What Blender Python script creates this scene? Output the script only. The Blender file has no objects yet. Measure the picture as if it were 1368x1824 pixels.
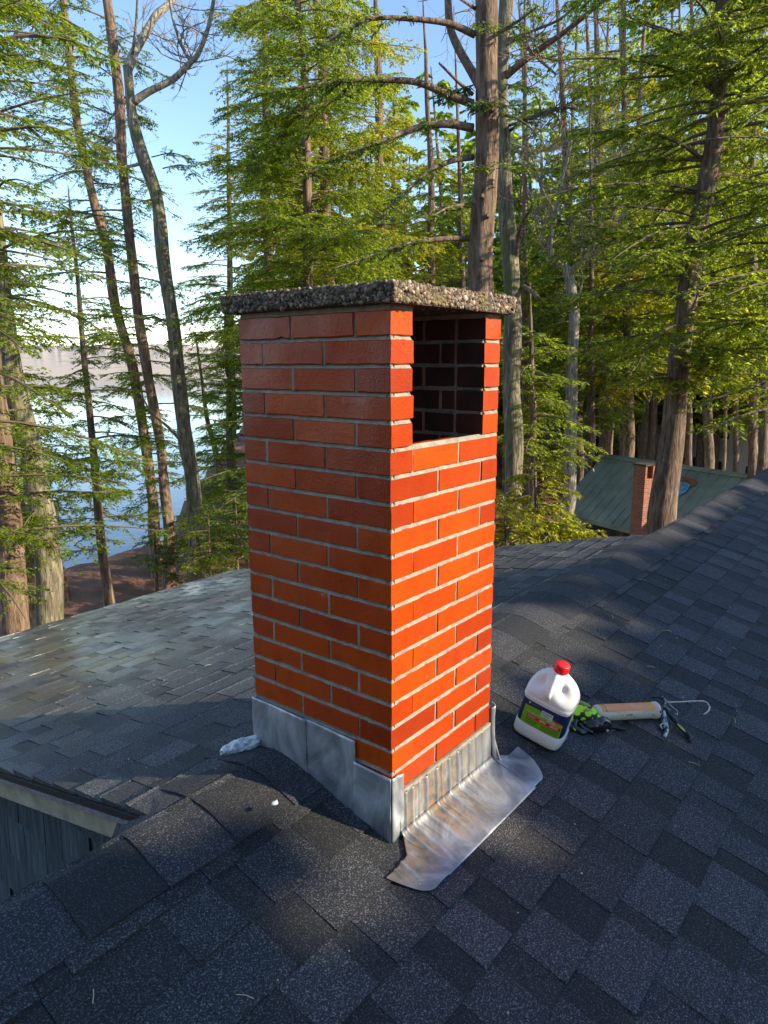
import bpy, math, random
import numpy as np
from mathutils import Vector, Matrix
scene = bpy.context.scene
col = scene.collection
PI = math.pi
rad = math.radians

# ---------------------------------------------------------------- camera
CAM = np.array([-1.35548871, -1.05821604, -0.1218408])
RM = np.array([[0.62289841, -0.78229006, -0.00445255],
               [-0.16485222, -0.12569552, -0.97827623],
               [0.76473611, 0.61010073, -0.20725779]])
FPX = 1257.06
cd = bpy.data.cameras.new("camera"); cam = bpy.data.objects.new("camera", cd); col.objects.link(cam)
cd.sensor_fit = 'VERTICAL'; cd.sensor_height = 24; cd.lens = FPX / 1824 * 24
cd.clip_start = 0.05; cd.clip_end = 5000
m4 = Matrix(((RM[0][0], -RM[1][0], -RM[2][0], CAM[0]), (RM[0][1], -RM[1][1], -RM[2][1], CAM[1]),
             (RM[0][2], -RM[1][2], -RM[2][2], CAM[2]), (0, 0, 0, 1)))
cam.matrix_world = m4
scene.camera = cam
# ---------------------------------------------------------------- light
SUN_AZ, SUN_EL = 158.0, 24.0          # clockwise from +Y
w = bpy.data.worlds.new("World"); scene.world = w; w.use_nodes = True
bg = w.node_tree.nodes['Background']
sky = w.node_tree.nodes.new('ShaderNodeTexSky'); sky.sky_type = 'NISHITA'; sky.sun_disc = False
sky.sun_elevation = rad(SUN_EL); sky.sun_rotation = rad(SUN_AZ)
sky.air_density = 1.0; sky.dust_density = 0.05; sky.ozone_density = 2.2; sky.altitude = 400
w.node_tree.links.new(sky.outputs[0], bg.inputs[0]); bg.inputs[1].default_value = 0.105
sl = bpy.data.lights.new("sun", 'SUN'); sl.energy = 2.8; sl.angle = rad(0.6); sl.color = (1, .87, .62)
so = bpy.data.objects.new("sun", sl); col.objects.link(so)
sdir = Vector((math.sin(rad(SUN_AZ)) * math.cos(rad(SUN_EL)), math.cos(rad(SUN_AZ)) * math.cos(rad(SUN_EL)), math.sin(rad(SUN_EL))))
so.rotation_euler = (-sdir).to_track_quat('-Z', 'Y').to_euler()
scene.view_settings.view_transform = 'Standard'; scene.view_settings.look = 'None'
scene.view_settings.exposure = 1.65; scene.view_settings.gamma = 1
scene.cycles.max_bounces = 6; scene.cycles.transparent_max_bounces = 4

# ---------------------------------------------------------------- measuring helpers (photo pixel -> point of the place)
def ray(px, py): return RM.T @ np.array([(px - 684) / FPX, (py - 912) / FPX, 1.0])
def hit(px, py, p0, n):
    d = ray(px, py); n = np.array(n, float); return CAM + d * ((np.array(p0, float) - CAM) @ n) / (n @ d)
def at(px, py, D):
    d = ray(px, py); return CAM + d * D / math.hypot(d[0], d[1])
TN, TF = math.tan(rad(15)), 0.24
YR = 0.46
NEAR0 = np.array([0, 0, -1.42]); NN = np.array([0, -math.sin(rad(15)), math.cos(rad(15))])
a2 = math.atan(TF)
FAR0 = np.array([0, YR, -1.31]); FN = np.array([0, math.sin(a2), math.cos(a2)])
def onnear(px, py, h=0.0): return hit(px, py, NEAR0 + NN * h, NN)
def onfar(px, py, h=0.0): return hit(px, py, FAR0 + FN * h, FN)

# ---------------------------------------------------------------- object helpers
def tag(o, label=None, cat=None, group=None, kind=None):
    if label: o['label'] = label
    if cat: o['category'] = cat
    if group: o['group'] = group
    if kind: o['kind'] = kind
    return o
def empty(name, loc, label=None, cat=None, group=None):
    o = bpy.data.objects.new(name, None); col.objects.link(o); o.location = loc; o.empty_display_size = .1
    return tag(o, label, cat, group)
def link(name, me, mat=None, parent=None):
    o = bpy.data.objects.new(name, me); col.objects.link(o)
    if mat is not None:
        for m in (mat if isinstance(mat, (list, tuple)) else [mat]): me.materials.append(m)
    if parent is not None:
        o.parent = parent
        o.matrix_parent_inverse = Matrix.Translation(-wl(parent))
    return o
def wl(o):
    v = Vector(o.location)
    return v
def fast(name, V, F, mat=None, parent=None, smooth=False, tone=None, midx=None):
    """F: (m,4) or (m,3) array, or a list of such arrays"""
    V = np.asarray(V, np.float32)
    Fs = F if isinstance(F, list) else [F]
    Fs = [np.asarray(f, np.int32) for f in Fs if len(f)]
    me = bpy.data.meshes.new(name)
    me.vertices.add(len(V)); me.vertices.foreach_set('co', V.ravel())
    loops = np.concatenate([f.ravel() for f in Fs]); tot = np.concatenate([np.full(len(f), f.shape[1], np.int32) for f in Fs])
    st = np.concatenate([[0], np.cumsum(tot)[:-1]]).astype(np.int32)
    me.loops.add(len(loops)); me.loops.foreach_set('vertex_index', loops)
    me.polygons.add(len(tot)); me.polygons.foreach_set('loop_start', st); me.polygons.foreach_set('loop_total', tot)
    me.polygons.foreach_set('use_smooth', np.full(len(tot), bool(smooth)))
    if midx is not None: me.polygons.foreach_set('material_index', np.asarray(midx, np.int32))
    me.update(calc_edges=True)
    if tone is not None:
        at_ = me.attributes.new('tone', 'FLOAT', 'FACE'); at_.data.foreach_set('value', np.asarray(tone, np.float32))
    return link(name, me, mat, parent)
class MB:
    def __init__(s): s.v = []; s.q = []; s.t = []; s.n = 0; s.qt = []; s.tt = []; s.qm = []; s.tm = []
    def add(s, V, Q=(), T=(), tone=0.5, mi=0):
        V = np.asarray(V, float)
        if len(Q): Q = np.asarray(Q); s.q.append(Q + s.n); s.qt.append(np.broadcast_to(tone, (len(Q),))); s.qm.append(np.broadcast_to(mi, (len(Q),)))
        if len(T): T = np.asarray(T); s.t.append(T + s.n); s.tt.append(np.broadcast_to(tone, (len(T),))); s.tm.append(np.broadcast_to(mi, (len(T),)))
        s.v.append(V); s.n += len(V)
    BQ = np.array([[0, 3, 2, 1], [4, 5, 6, 7], [0, 1, 5, 4], [1, 2, 6, 5], [2, 3, 7, 6], [3, 0, 4, 7]])
    def hexa(s, c8, tone=0.5, mi=0): s.add(c8, MB.BQ, tone=tone, mi=mi)
    def box(s, lo, hi, tone=0.5, mi=0):
        x0, y0, z0 = lo; x1, y1, z1 = hi
        s.hexa([(x0, y0, z0), (x1, y0, z0), (x1, y1, z0), (x0, y1, z0), (x0, y0, z1), (x1, y0, z1), (x1, y1, z1), (x0, y1, z1)], tone, mi)
    def tube(s, P, R, n=8, tone=0.5, mi=0, caps=True):
        P = np.asarray(P, float); k = len(P); R = np.broadcast_to(np.asarray(R, float), (k,))
        T = np.gradient(P, axis=0); T /= np.linalg.norm(T, axis=1)[:, None] + 1e-12
        ref = np.array([0, 0, 1.]) if abs(T[0, 2]) < .9 else np.array([1., 0, 0])
        A = np.cross(T, ref); A /= np.linalg.norm(A, axis=1)[:, None] + 1e-12; B = np.cross(T, A)
        th = np.arange(n) * 2 * PI / n
        V = P[:, None] + R[:, None, None] * (np.cos(th)[None, :, None] * A[:, None] + np.sin(th)[None, :, None] * B[:, None])
        i = np.arange(k - 1)[:, None] * n; j = np.arange(n)[None]; j2 = (j + 1) % n
        Q = np.stack([i + j, i + j2, i + n + j2, i + n + j], -1).reshape(-1, 4)
        V = V.reshape(-1, 3); Tn = []
        if caps:
            V = np.vstack([V, P[0], P[-1]]); c0, c1 = k * n, k * n + 1
            for a in range(n):
                b = (a + 1) % n; Tn += [(c0, b, a), (c1, (k - 1) * n + a, (k - 1) * n + b)]
        s.add(V, Q, Tn, tone, mi)
    def build(s, name, mat=None, parent=None, smooth=False):
        V = np.vstack(s.v); F = []; tn = []; mi = []
        if s.q: F.append(np.vstack(s.q)); tn.append(np.concatenate(s.qt)); mi.append(np.concatenate(s.qm))
        if s.t: F.append(np.vstack(s.t)); tn.append(np.concatenate(s.tt)); mi.append(np.concatenate(s.tm))
        return fast(name, V, F, mat, parent, smooth, np.concatenate(tn), np.concatenate(mi))
def bevel(o, wd, seg=2):
    m = o.modifiers.new('b', 'BEVEL'); m.width = wd; m.segments = seg; m.limit_method = 'ANGLE'; m.angle_limit = rad(40); return o
rs = np.random.RandomState(7)
# cheap smooth value noise for geometry
_NT = rs.rand(4096)
def vn(x, y, z=0):
    x, y, z = np.broadcast_arrays(np.asarray(x, float), np.asarray(y, float), np.asarray(z, float))
    xi = np.floor(x).astype(int); yi = np.floor(y).astype(int); zi = np.floor(z).astype(int)
    f = lambda t: t * t * (3 - 2 * t); u, v, q = f(x - xi), f(y - yi), f(z - zi)
    h = lambda a, b, c: _NT[(a * 73 + b * 1571 + c * 3137 + (a * b) % 911) % 4096]
    L = lambda a, b, t: a + (b - a) * t
    return L(L(L(h(xi, yi, zi), h(xi + 1, yi, zi), u), L(h(xi, yi + 1, zi), h(xi + 1, yi + 1, zi), u), v),
             L(L(h(xi, yi, zi + 1), h(xi + 1, yi, zi + 1), u), L(h(xi, yi + 1, zi + 1), h(xi + 1, yi + 1, zi + 1), u), v), q) - .5

# ---------------------------------------------------------------- materials
class N:
    def __init__(s, name):
        s.m = bpy.data.materials.new(name); s.m.use_nodes = True; s.t = s.m.node_tree
        s.b = s.t.nodes['Principled BSDF']; s.out = s.t.nodes['Material Output']
    def n(s, typ, **k):
        nd = s.t.nodes.new(typ)
        for a, b in k.items():
            if a.startswith('i_'):
                key = a[2:]; key = int(key) if key.isdigit() else key.replace('_', ' ')
                nd.inputs[key].default_value = b
            else: setattr(nd, a, b)
        return nd
    def l(s, a, b): s.t.links.new(a, b)
    def coord(s, scale=(1, 1, 1), kind='Object', rot=(0, 0, 0)):
        tc = s.n('ShaderNodeTexCoord'); mp = s.n('ShaderNodeMapping'); mp.inputs['Scale'].default_value = scale; mp.inputs['Rotation'].default_value = rot
        s.l(tc.outputs[kind], mp.inputs[0]); return mp.outputs[0]
    def noise(s, vec, scale, detail=4, rough=.6, dist=0):
        nd = s.n('ShaderNodeTexNoise', i_Scale=scale, i_Detail=detail, i_Roughness=rough, i_Distortion=dist); s.l(vec, nd.inputs['Vector']); return nd.outputs['Fac']
    def ramp(s, fac, stops, interp='LINEAR'):
        r = s.n('ShaderNodeValToRGB'); r.color_ramp.interpolation = interp; e = r.color_ramp.elements
        while len(e) < len(stops): e.new(.5)
        for i, (p, c) in enumerate(stops): e[i].position = p; e[i].color = (*c, 1) if len(c) == 3 else c
        s.l(fac, r.inputs[0]); return r.outputs[0]
    def mix(s, fac, a, b, mode='MIX'):
        nd = s.n('ShaderNodeMix', data_type='RGBA', blend_type=mode)
        for sock, v in ((nd.inputs[0], fac), (nd.inputs[6], a), (nd.inputs[7], b)):
            if hasattr(v, 'is_linked') or hasattr(v, 'links'): s.l(v, sock)
            elif isinstance(v, tuple): sock.default_value = (*v, 1)
            else: sock.default_value = v
        return nd.outputs[2]
    def math(s, op, a, b=0.5, clamp=False):
        nd = s.n('ShaderNodeMath', operation=op, use_clamp=clamp)
        for sock, v in ((nd.inputs[0], a), (nd.inputs[1], b)):
            if hasattr(v, 'links'): s.l(v, sock)
            else: sock.default_value = v
        return nd.outputs[0]
    def bump(s, h, strength=.5, dist=.01, prev=None):
        nd = s.n('ShaderNodeBump'); nd.inputs['Strength'].default_value = strength; nd.inputs['Distance'].default_value = dist
        s.l(h, nd.inputs['Height'])
        if prev is not None: s.l(prev, nd.inputs['Normal'])
        s.l(nd.outputs[0], s.b.inputs['Normal']); return nd.outputs[0]
    def set(s, **k):
        for a, v in k.items():
            sock = s.b.inputs[a.replace('_', ' ')]
            if hasattr(v, 'links'): s.l(v, sock)
            elif isinstance(v, tuple): sock.default_value = (*v, 1)
            else: sock.default_value = v
        return s
    def tone(s): return s.n('ShaderNodeAttribute', attribute_name='tone').outputs['Fac']

def simple(name, c, rough=.5, metal=0.0, coat=0.0, var=.25, sc=30, bump=.2):
    m = N(name); v = m.coord()
    f = m.noise(v, sc, 5); c2 = tuple(x * (1 - var) for x in c); c3 = tuple(min(1, x * (1 + var)) for x in c)
    m.set(Base_Color=m.ramp(f, [(.3, c2), (.7, c3)]), Roughness=rough, Metallic=metal, Coat_Weight=coat)
    if bump: m.bump(m.noise(v, sc * 5, 3), bump, .002)
    return m.m

def shingle_mat(name, dark, light, speck, rough0, rough1, wet=False):
    m = N(name); v = m.coord(); t = m.tone()
    base = m.ramp(t, [(0, dark), (.55, tuple((a + b) / 2.3 for a, b in zip(dark, light))), (1, light)])
    big = m.noise(v, 2.2, 4); base = m.mix(m.math('MULTIPLY', big, .6), base, tuple(x * .6 for x in dark))
    g = m.noise(v, 230, 3, .8); spk = m.ramp(g, [(.54, (0, 0, 0)), (.62, (1, 1, 1))])
    g2 = m.noise(v, 150, 2, .7); spk2 = m.ramp(g2, [(.3, (0.35, .35, .35)), (.5, (1, 1, 1))])
    amt = m.math('MULTIPLY', m.math('ADD', m.math('MULTIPLY', t, .8), .25), spk)
    c = m.mix(amt, m.mix(1.0, base, spk2, 'MULTIPLY'), speck)
    if wet:
        st = m.noise(m.coord((1, .35, .35)), 1.3, 5, .6); mos = m.ramp(m.noise(v, 2.1, 5), [(.44, (0, 0, 0)), (.6, (1, 1, 1))])
        sx = m.n('ShaderNodeSeparateXYZ'); m.l(v, sx.inputs[0])
        far = m.n('ShaderNodeMapRange'); far.inputs[1].default_value = 1.5; far.inputs[2].default_value = 0.3; m.l(sx.outputs[0], far.inputs[0])
        yq = m.n('ShaderNodeMapRange'); yq.inputs[1].default_value = 1.7; yq.inputs[2].default_value = 2.6; m.l(sx.outputs[1], yq.inputs[0])
        yr = m.n('ShaderNodeMapRange'); yr.inputs[1].default_value = 1.0; yr.inputs[2].default_value = 2.6; m.l(sx.outputs[1], yr.inputs[0])
        c = m.mix(m.math('MULTIPLY', m.math('MULTIPLY', mos, far.outputs[0]), yq.outputs[0]), c, (.085, .060, .016))
        wetf = m.math('MULTIPLY', m.math('MULTIPLY', m.ramp(st, [(.32, (0, 0, 0)), (.55, (1, 1, 1))]), yr.outputs[0]), m.math('ADD', m.math('MULTIPLY', t, 1.0), .35, True))
        rr = m.mix(wetf, (rough0,) * 3, (rough1,) * 3)
        m.set(Roughness=rr, Coat_Weight=wetf, Coat_Roughness=.13)
    else:
        m.set(Roughness=rough0)
    m.set(Base_Color=c)
    m.bump(g, .55, .0025, m.bump(m.noise(v, 18, 3), .25, .004))
    if wet:
        nb = m.n('ShaderNodeBump'); nb.inputs['Strength'].default_value = .35; nb.inputs['Distance'].default_value = .002; m.l(m.noise(v, 90, 3), nb.inputs['Height']); m.l(nb.outputs[0], m.b.inputs['Coat Normal'])
    return m.m
M_SH = shingle_mat('asphalt_shingle', (.009, .0095, .011), (.046, .045, .052), (.25, .245, .26), .82, .5)
M_SHW = shingle_mat('weathered_wet_shingle', (.020, .020, .022), (.066, .066, .070), (.30, .30, .30), .7, .30, True)
M_CAP = shingle_mat('ridge_cap_shingle', (.014, .014, .017), (.036, .036, .044), (.19, .185, .20), .82, .5)

def brick_mat():
    m = N('wet_red_brick'); v = m.coord(); t = m.tone()
    c = m.ramp(t, [(0, (.31, .031, .004)), (.35, (.39, .042, .003)), (.7, (.43, .052, .003)), (1, (.50, .070, .003))])
    b = m.noise(v, 14, 5); c = m.mix(m.ramp(b, [(.45, (0, 0, 0)), (.8, (.5, .5, .5))]), c, (.25, .022, .008))
    # dark fire specks and small scratches
    vo = m.n('ShaderNodeTexVoronoi', i_Scale=75.0); m.l(m.coord((1, 1, 1.6)), vo.inputs['Vector'])
    sp = m.ramp(vo.outputs['Distance'], [(.05, (1, 1, 1)), (.16, (0, 0, 0))])
    keep = m.ramp(m.noise(v, 22, 2), [(.50, (0, 0, 0)), (.56, (1, 1, 1))])
    k = m.math('MULTIPLY', sp, keep); c = m.mix(k, c, (.03, .012, .008))
    sm = m.math('MULTIPLY', m.ramp(m.noise(v, 30, 6, .75), [(.60, (0, 0, 0)), (.68, (1, 1, 1))]), m.ramp(m.noise(v, 5, 3), [(.5, (0, 0, 0)), (.6, (.7,) * 3)]))
    c = m.mix(m.math('MULTIPLY', sm, .55), c, (.34, .25, .18)); dk = m.ramp(m.noise(m.coord((1, 1, .5)), 7, 5, .7), [(.55, (0, 0, 0)), (.75, (.55,) * 3)]); c = m.mix(dk, c, (.20, .018, .008))
    m.set(Base_Color=c, Roughness=.5, Coat_Weight=m.ramp(m.noise(m.coord(), 4, 4), [(.3, (.15,) * 3), (.6, (.65,) * 3)]), Coat_Roughness=.24, Specular_IOR_Level=.06)
    bp = m.bump(m.noise(v, 95, 5, .7), .4, .003); bp2 = m.bump(m.noise(v, 210, 2), .3, .0015, bp)
    m.bump(m.math('MULTIPLY', k, -1), .6, .003, bp2); m.l(m.b.inputs['Normal'].links[0].from_socket, m.b.inputs['Coat Normal'])
    return m.m
M_BRICK = brick_mat()
def soot():
    m = N('sooty_brick'); v = m.coord(); f = m.noise(v, 12, 5)
    m.set(Base_Color=m.ramp(f, [(.35, (.010, .006, .006)), (.55, (.035, .010, .009)), (.8, (.07, .018, .014))]), Roughness=.7)
    m.bump(m.noise(v, 60, 4), .5, .003); return m.m
M_SOOT = soot()
def mortar(name, a, b):
    m = N(name); v = m.coord(); f = m.noise(v, 24, 5, .7)
    m.set(Base_Color=m.ramp(f, [(.3, a), (.65, b)]), Roughness=.88); m.bump(m.noise(v, 160, 5, .75), .8, .003); return m.m
M_MORT = mortar('mortar', (.20, .175, .14), (.39, .345, .27))
M_MORTS = mortar('sooty_mortar', (.09, .09, .095), (.22, .22, .22))
def lead(name, stain=0.0):
    m = N(name); v = m.coord()
    f = m.noise(m.coord((1, 1, .5)), 7, 5, .62, 1.2)
    c = m.ramp(f, [(.34, (.20, .22, .25)), (.5, (.36, .38, .42)), (.66, (.60, .62, .66))])
    if stain: c = m.mix(1.0, c, (.74, .73, .72), 'MULTIPLY')
    rgh = m.ramp(m.noise(v, 16, 4), [(.35, (.38,) * 3), (.65, (.6,) * 3)])
    met = .55
    if stain:
        st = m.noise(m.coord((2.2, .5, .5)), 9, 6, .7, .4)
        mud = m.ramp(st, [(.38, (0, 0, 0)), (.50, (1, 1, 1))])
        sx = m.n('ShaderNodeSeparateXYZ'); m.l(v, sx.inputs[0])
        yy = m.n('ShaderNodeMapRange'); yy.inputs[1].default_value = -.165; yy.inputs[2].default_value = -.09; m.l(sx.outputs[1], yy.inputs[0])
        xx = m.n('ShaderNodeMapRange'); xx.inputs[1].default_value = .52; xx.inputs[2].default_value = .26; m.l(sx.outputs[0], xx.inputs[0])
        k = m.math('MULTIPLY', m.math('MULTIPLY', m.math('MULTIPLY', mud, yy.outputs[0]), xx.outputs[0]), m.math('SUBTRACT', 1.0, m.tone()))
        mc = m.ramp(m.noise(v, 45, 4), [(.35, (.07, .052, .038)), (.55, (.19, .13, .08)), (.7, (.28, .12, .04))])
        k2 = m.math('MULTIPLY', k, .85); c = m.mix(k2, c, mc); met = m.math('SUBTRACT', .5, m.math('MULTIPLY', k2, .5))
        rgh = m.mix(k2, rgh, (.8, .8, .8))
    m.set(Base_Color=c, Metallic=met, Roughness=rgh)
    m.bump(m.noise(v, 120, 4, .7), .25, .002, m.bump(m.noise(m.coord((1, 1, .3)), 22, 4), .3, .005))
    return m.m
M_LEAD = lead('lead_flashing'); M_LEADS = lead('stained_lead_flashing', 1)
def pebble_mat():
    m = N('pebble_aggregate'); t = m.tone(); v = m.coord()
    c = m.ramp(t, [(0, (.02, .014, .010)), (.3, (.07, .045, .03)), (.55, (.14, .10, .065)), (.72, (.27, .21, .15)), (.86, (.19, .085, .04)), (1, (.52, .46, .37))])
    mo = m.ramp(m.noise(v, 9, 4), [(.55, (0, 0, 0)), (.68, (.6, .6, .6))]); c = m.mix(mo, c, (.16, .13, .03))
    m.set(Base_Color=c, Roughness=.7); m.bump(m.noise(v, 300, 3), .3, .001); return m.m
M_PEB = pebble_mat()
M_CONC = simple('rough_concrete', (.06, .05, .04), .9, var=.5, sc=60, bump=.8)

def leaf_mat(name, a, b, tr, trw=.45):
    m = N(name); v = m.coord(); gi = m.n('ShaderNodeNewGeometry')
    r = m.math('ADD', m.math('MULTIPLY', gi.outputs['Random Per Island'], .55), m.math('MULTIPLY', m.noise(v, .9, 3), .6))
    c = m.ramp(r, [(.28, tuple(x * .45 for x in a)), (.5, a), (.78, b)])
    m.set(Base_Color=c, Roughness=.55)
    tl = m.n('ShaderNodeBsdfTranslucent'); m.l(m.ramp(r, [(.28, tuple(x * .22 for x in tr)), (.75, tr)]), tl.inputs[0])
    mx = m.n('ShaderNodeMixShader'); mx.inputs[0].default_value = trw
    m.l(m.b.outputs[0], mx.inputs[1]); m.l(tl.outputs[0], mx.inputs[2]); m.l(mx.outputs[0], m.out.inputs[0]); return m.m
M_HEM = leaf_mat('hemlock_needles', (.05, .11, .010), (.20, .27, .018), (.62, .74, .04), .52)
M_HEMD = leaf_mat('shade_toned_hemlock_needles', (.035, .09, .012), (.12, .19, .02), (.38, .52, .035), .45)  # darker copy of the needles, with shade put into the colour
M_HEMY = leaf_mat('sun_toned_and_young_needles', (.15, .20, .010), (.34, .36, .02), (.90, .86, .05), .55)  # yellower copy with sunlight put into the colour; also used on young saplings
def bark(name, a, b, mossy=0):
    m = N(name); v = m.coord((1, 1, .16)); f = m.noise(v, 16, 5, .65, .5); f2 = m.noise(m.coord(), 1.7, 3)
    c = m.ramp(f, [(.36, tuple(x * .35 for x in a)), (.5, a), (.68, b)])
    c = m.mix(m.ramp(f2, [(.5, (0, 0, 0)), (.7, (.5,) * 3)]), c, tuple(x * .6 for x in a))
    if mossy: c = m.mix(m.ramp(m.noise(m.coord((1, 1, .5)), 3, 4), [(.5, (0, 0, 0)), (.62, (.7,) * 3)]), c, (.10, .13, .03))
    m.set(Base_Color=c, Roughness=.9); m.bump(f, 1.0, .05); return m.m
M_BPINE = bark('pine_bark', (.20, .125, .085), (.34, .24, .17)); M_BOAK = bark('furrowed_grey_bark', (.20, .165, .115), (.38, .33, .24), 1)
M_BHEM = bark('hemlock_bark', (.17, .11, .08), (.30, .22, .16)); M_BPALE = bark('pale_beech_bark', (.30, .26, .21), (.50, .45, .37))
M_TWIG = simple('brown_twig', (.14, .10, .07), .9, sc=3, bump=0); M_TWIGP = simple('pale_twig', (.34, .28, .21), .9, sc=3, bump=0)
def ground_mat():
    m = N('needle_litter_ground'); v = m.coord(); f = m.noise(v, .6, 6, .7); g = m.noise(v, 9, 5, .75)
    c = m.ramp(f, [(.3, (.10, .045, .025)), (.5, (.24, .085, .04)), (.7, (.30, .13, .06))])
    c = m.mix(m.ramp(g, [(.4, (0, 0, 0)), (.7, (.8,) * 3)]), c, (.11, .07, .045))
    c = m.mix(m.ramp(m.noise(v, .35, 4), [(.6, (0, 0, 0)), (.7, (.5,) * 3)]), c, (.09, .11, .03))
    m.set(Base_Color=c, Roughness=.95); m.bump(g, .8, .08); return m.m
M_GROUND = ground_mat()
def water_mat():
    m = N('lake_water'); v = m.coord((1, 1, 1)); m.set(Base_Color=(.05, .08, .12), Roughness=.08, Specular_IOR_Level=.8, IOR=1.333)
    m.bump(m.noise(v, .8, 4, .6), .10, .12); return m.m
M_WATER = water_mat()
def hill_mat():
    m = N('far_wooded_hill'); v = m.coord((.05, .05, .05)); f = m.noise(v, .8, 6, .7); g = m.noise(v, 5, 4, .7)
    c = m.ramp(f, [(.42, (.42, .34, .30)), (.55, (.45, .37, .30)), (.66, (.20, .24, .17))]); c = m.mix(m.math('MULTIPLY', g, .5), c, (.38, .33, .30))  # distance haze is put into the pale hill colour
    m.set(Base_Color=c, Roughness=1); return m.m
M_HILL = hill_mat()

# ================================================================ THE HOUSE ROOF
house = empty('house', (0, 0.46, -8), 'shingle roofed house in the foreground with a tall red brick chimney on its dark ridge', 'house')

def shingles(name, o, ex, ed, n, x0, x1, lines, mat, parent, seed, clip=None, tk=.0035, lam=.0035, warp=0.0):
    """laminated shingles: every course is a row of wedge shaped tabs"""
    r = np.random.RandomState(seed); mb = MB(); o, ex, ed, n = map(lambda a: np.array(a, float), (o, ex, ed, n))
    for ci in range(len(lines) - 1):
        d0, d1 = lines[ci] - .012, lines[ci + 1]
        x = x0 - r.rand() * .3; sh = 0; last = 0; jog = 0
        stone = r.rand()
        while x < x1:
            tooth = sh % 2 == 0; wd = r.uniform(.10, .23) if tooth else r.uniform(.06, .16)
            if r.rand() < .16: stone = r.rand()
            xa, xb = max(x, x0), min(x + wd, x1); gap = .0018 if r.rand() < .35 else 0.0
            x += wd; sh += 1
            if xb - xa < .01: continue
            tone = np.clip((.62 if tooth else .18) * (.45 + .8 * stone) + r.uniform(-.16, .2) + (.3 if r.rand() < .14 else 0), 0, 1)
            h1 = tk + (lam if tooth else 0) + r.uniform(0, .0012); h0 = .0008 + (.0004 if tooth else 0)
            j0 = r.uniform(-.0016, .0016); j1 = j0 + r.uniform(-.001, .001); curl = r.uniform(0, .0025) if r.rand() < .12 else 0
            c = lambda xx, dd, hh: o + ex * xx + ed * dd + n * hh
            if warp and r.rand() < .75:
                q_ = r.uniform(.008, .016); mb.hexa([c(xa, d1 - q_, h1 - .002), c(xb, d1 - q_, h1 - .002), c(xb, d1 + .001, h1 - .002), c(xa, d1 + .001, h1 - .002), c(xa, d1 - q_, h1 + .0002), c(xb, d1 - q_, h1 + .0002), c(xb, d1 + .0015, h1 + .0016 + warp), c(xa, d1 + .0015, h1 + .0016 + warp * .6)], min(1, tone + .5))  # lighter strip on the worn butt edge, its wet highlight put into the tone
            xa2, xb2 = xa + gap, xb; w1 = r.uniform(0, warp) if warp else 0; w2 = r.uniform(0, warp) if warp else 0; h0 += warp * .5 * r.rand()
            mb.hexa([c(xa2, d0, -.004), c(xb2, d0, -.004), c(xb2, d1 + j1, -.004), c(xa2, d1 + j0, -.004),
                     c(xa2, d0, h0), c(xb2, d0, h0), c(xb2, d1 + j1, h1 + curl + w1), c(xa2, d1 + j0, h1 + w2)], tone)
    return mb.build(name, mat, parent)
cN, sN = math.cos(rad(15)), math.sin(rad(15))
near_lines = [(-yy) / cN for yy in [YR - .01, .362, .215, .070, -.077, -.222, -.369, -.520, -.666] + [-.666 - .1465 * k for k in range(1, 17)]]
near = shingles('roof_slope', NEAR0, (1, 0, 0), (0, -cN, -sN), NN, -3.2, 7.9, near_lines, M_SH, house, 3)
near['label'] = 'dark charcoal shingle slope in the foreground'
cF, sF = math.cos(a2), math.sin(a2)
far = shingles('dormer_roof', FAR0, (1, 0, 0), (0, cF, -sF), FN, -.43, 3.56, [.0 + .15 * k for k in range(0, 32)], M_SHW, house, 11, tk=.012, lam=.003, warp=.0035)
far['label'] = 'wet grey weathered dormer roof behind the chimney'
ST = math.tan(rad(38)); cS, sS = math.cos(rad(38)), math.sin(rad(38)); SN = np.array([0, sS, cS])
sb = shingles('back_roof_slope', FAR0 + np.array([0, 0, -.004]), (1, 0, 0), (0, cS, -sS), SN, -3.2, 7.9, [.0 + .15 * k for k in range(0, 38)], M_SH, house, 12)
# roof deck and body: one closed extruded profile just under the shingles
def extrude_x(mb, prof, x0, x1, tone=.5, mi=0):
    k = len(prof); V = [(x0, y, z) for y, z in prof] + [(x1, y, z) for y, z in prof]
    Q = [(i, (i + 1) % k, k + (i + 1) % k, k + i) for i in range(k)]
    T = [(0, i + 1, i) for i in range(1, k - 1)] + [(k, k + i, k + i + 1) for i in range(1, k - 1)]
    mb.add(V, Q, T, tone, mi)
zn = lambda y: -1.42 + TN * y
zf = lambda y: -1.31 - TF * (y - YR)
zs = lambda y: -1.31 - ST * (y - YR)
mb = MB(); e = .006
extrude_x(mb, [(-3.0, zn(-3.0) - .13), (-3.0, zn(-3.0) - e), (YR, -1.31 - e - .004), (4.95, zs(4.95) - e - .005), (4.95, zs(4.95) - .13), (YR, -1.31 - .14)], -3.2, 7.9)
mb.build('roof_deck', simple('black_underlay', (.02, .02, .022), .9), house)
mb = MB(); extrude_x(mb, [(YR + .03, zf(YR + .03) - .09), (YR + .03, zf(YR + .03) - e), (5.05, zf(5.05) - e), (5.05, zf(5.05) - .09)], -.425, 3.555)
mb.build('dormer_deck', simple('black_underlay_dormer', (.02, .02, .022), .9), house)
M_SIDE = None
def cedar():
    m = N('weathered_blue_cedar'); v = m.coord((1, 1, .07)); t = m.tone(); f = m.noise(v, 60, 5, .65)
    c = m.ramp(f, [(.3, (.02, .036, .05)), (.5, (.06, .10, .13)), (.72, (.14, .20, .24))]); c = m.mix(m.math('MULTIPLY', t, .5), c, (.02, .04, .06))
    m.set(Base_Color=c, Roughness=.8); m.bump(f, .7, .006); return m.m
M_CEDAR = cedar()
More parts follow.
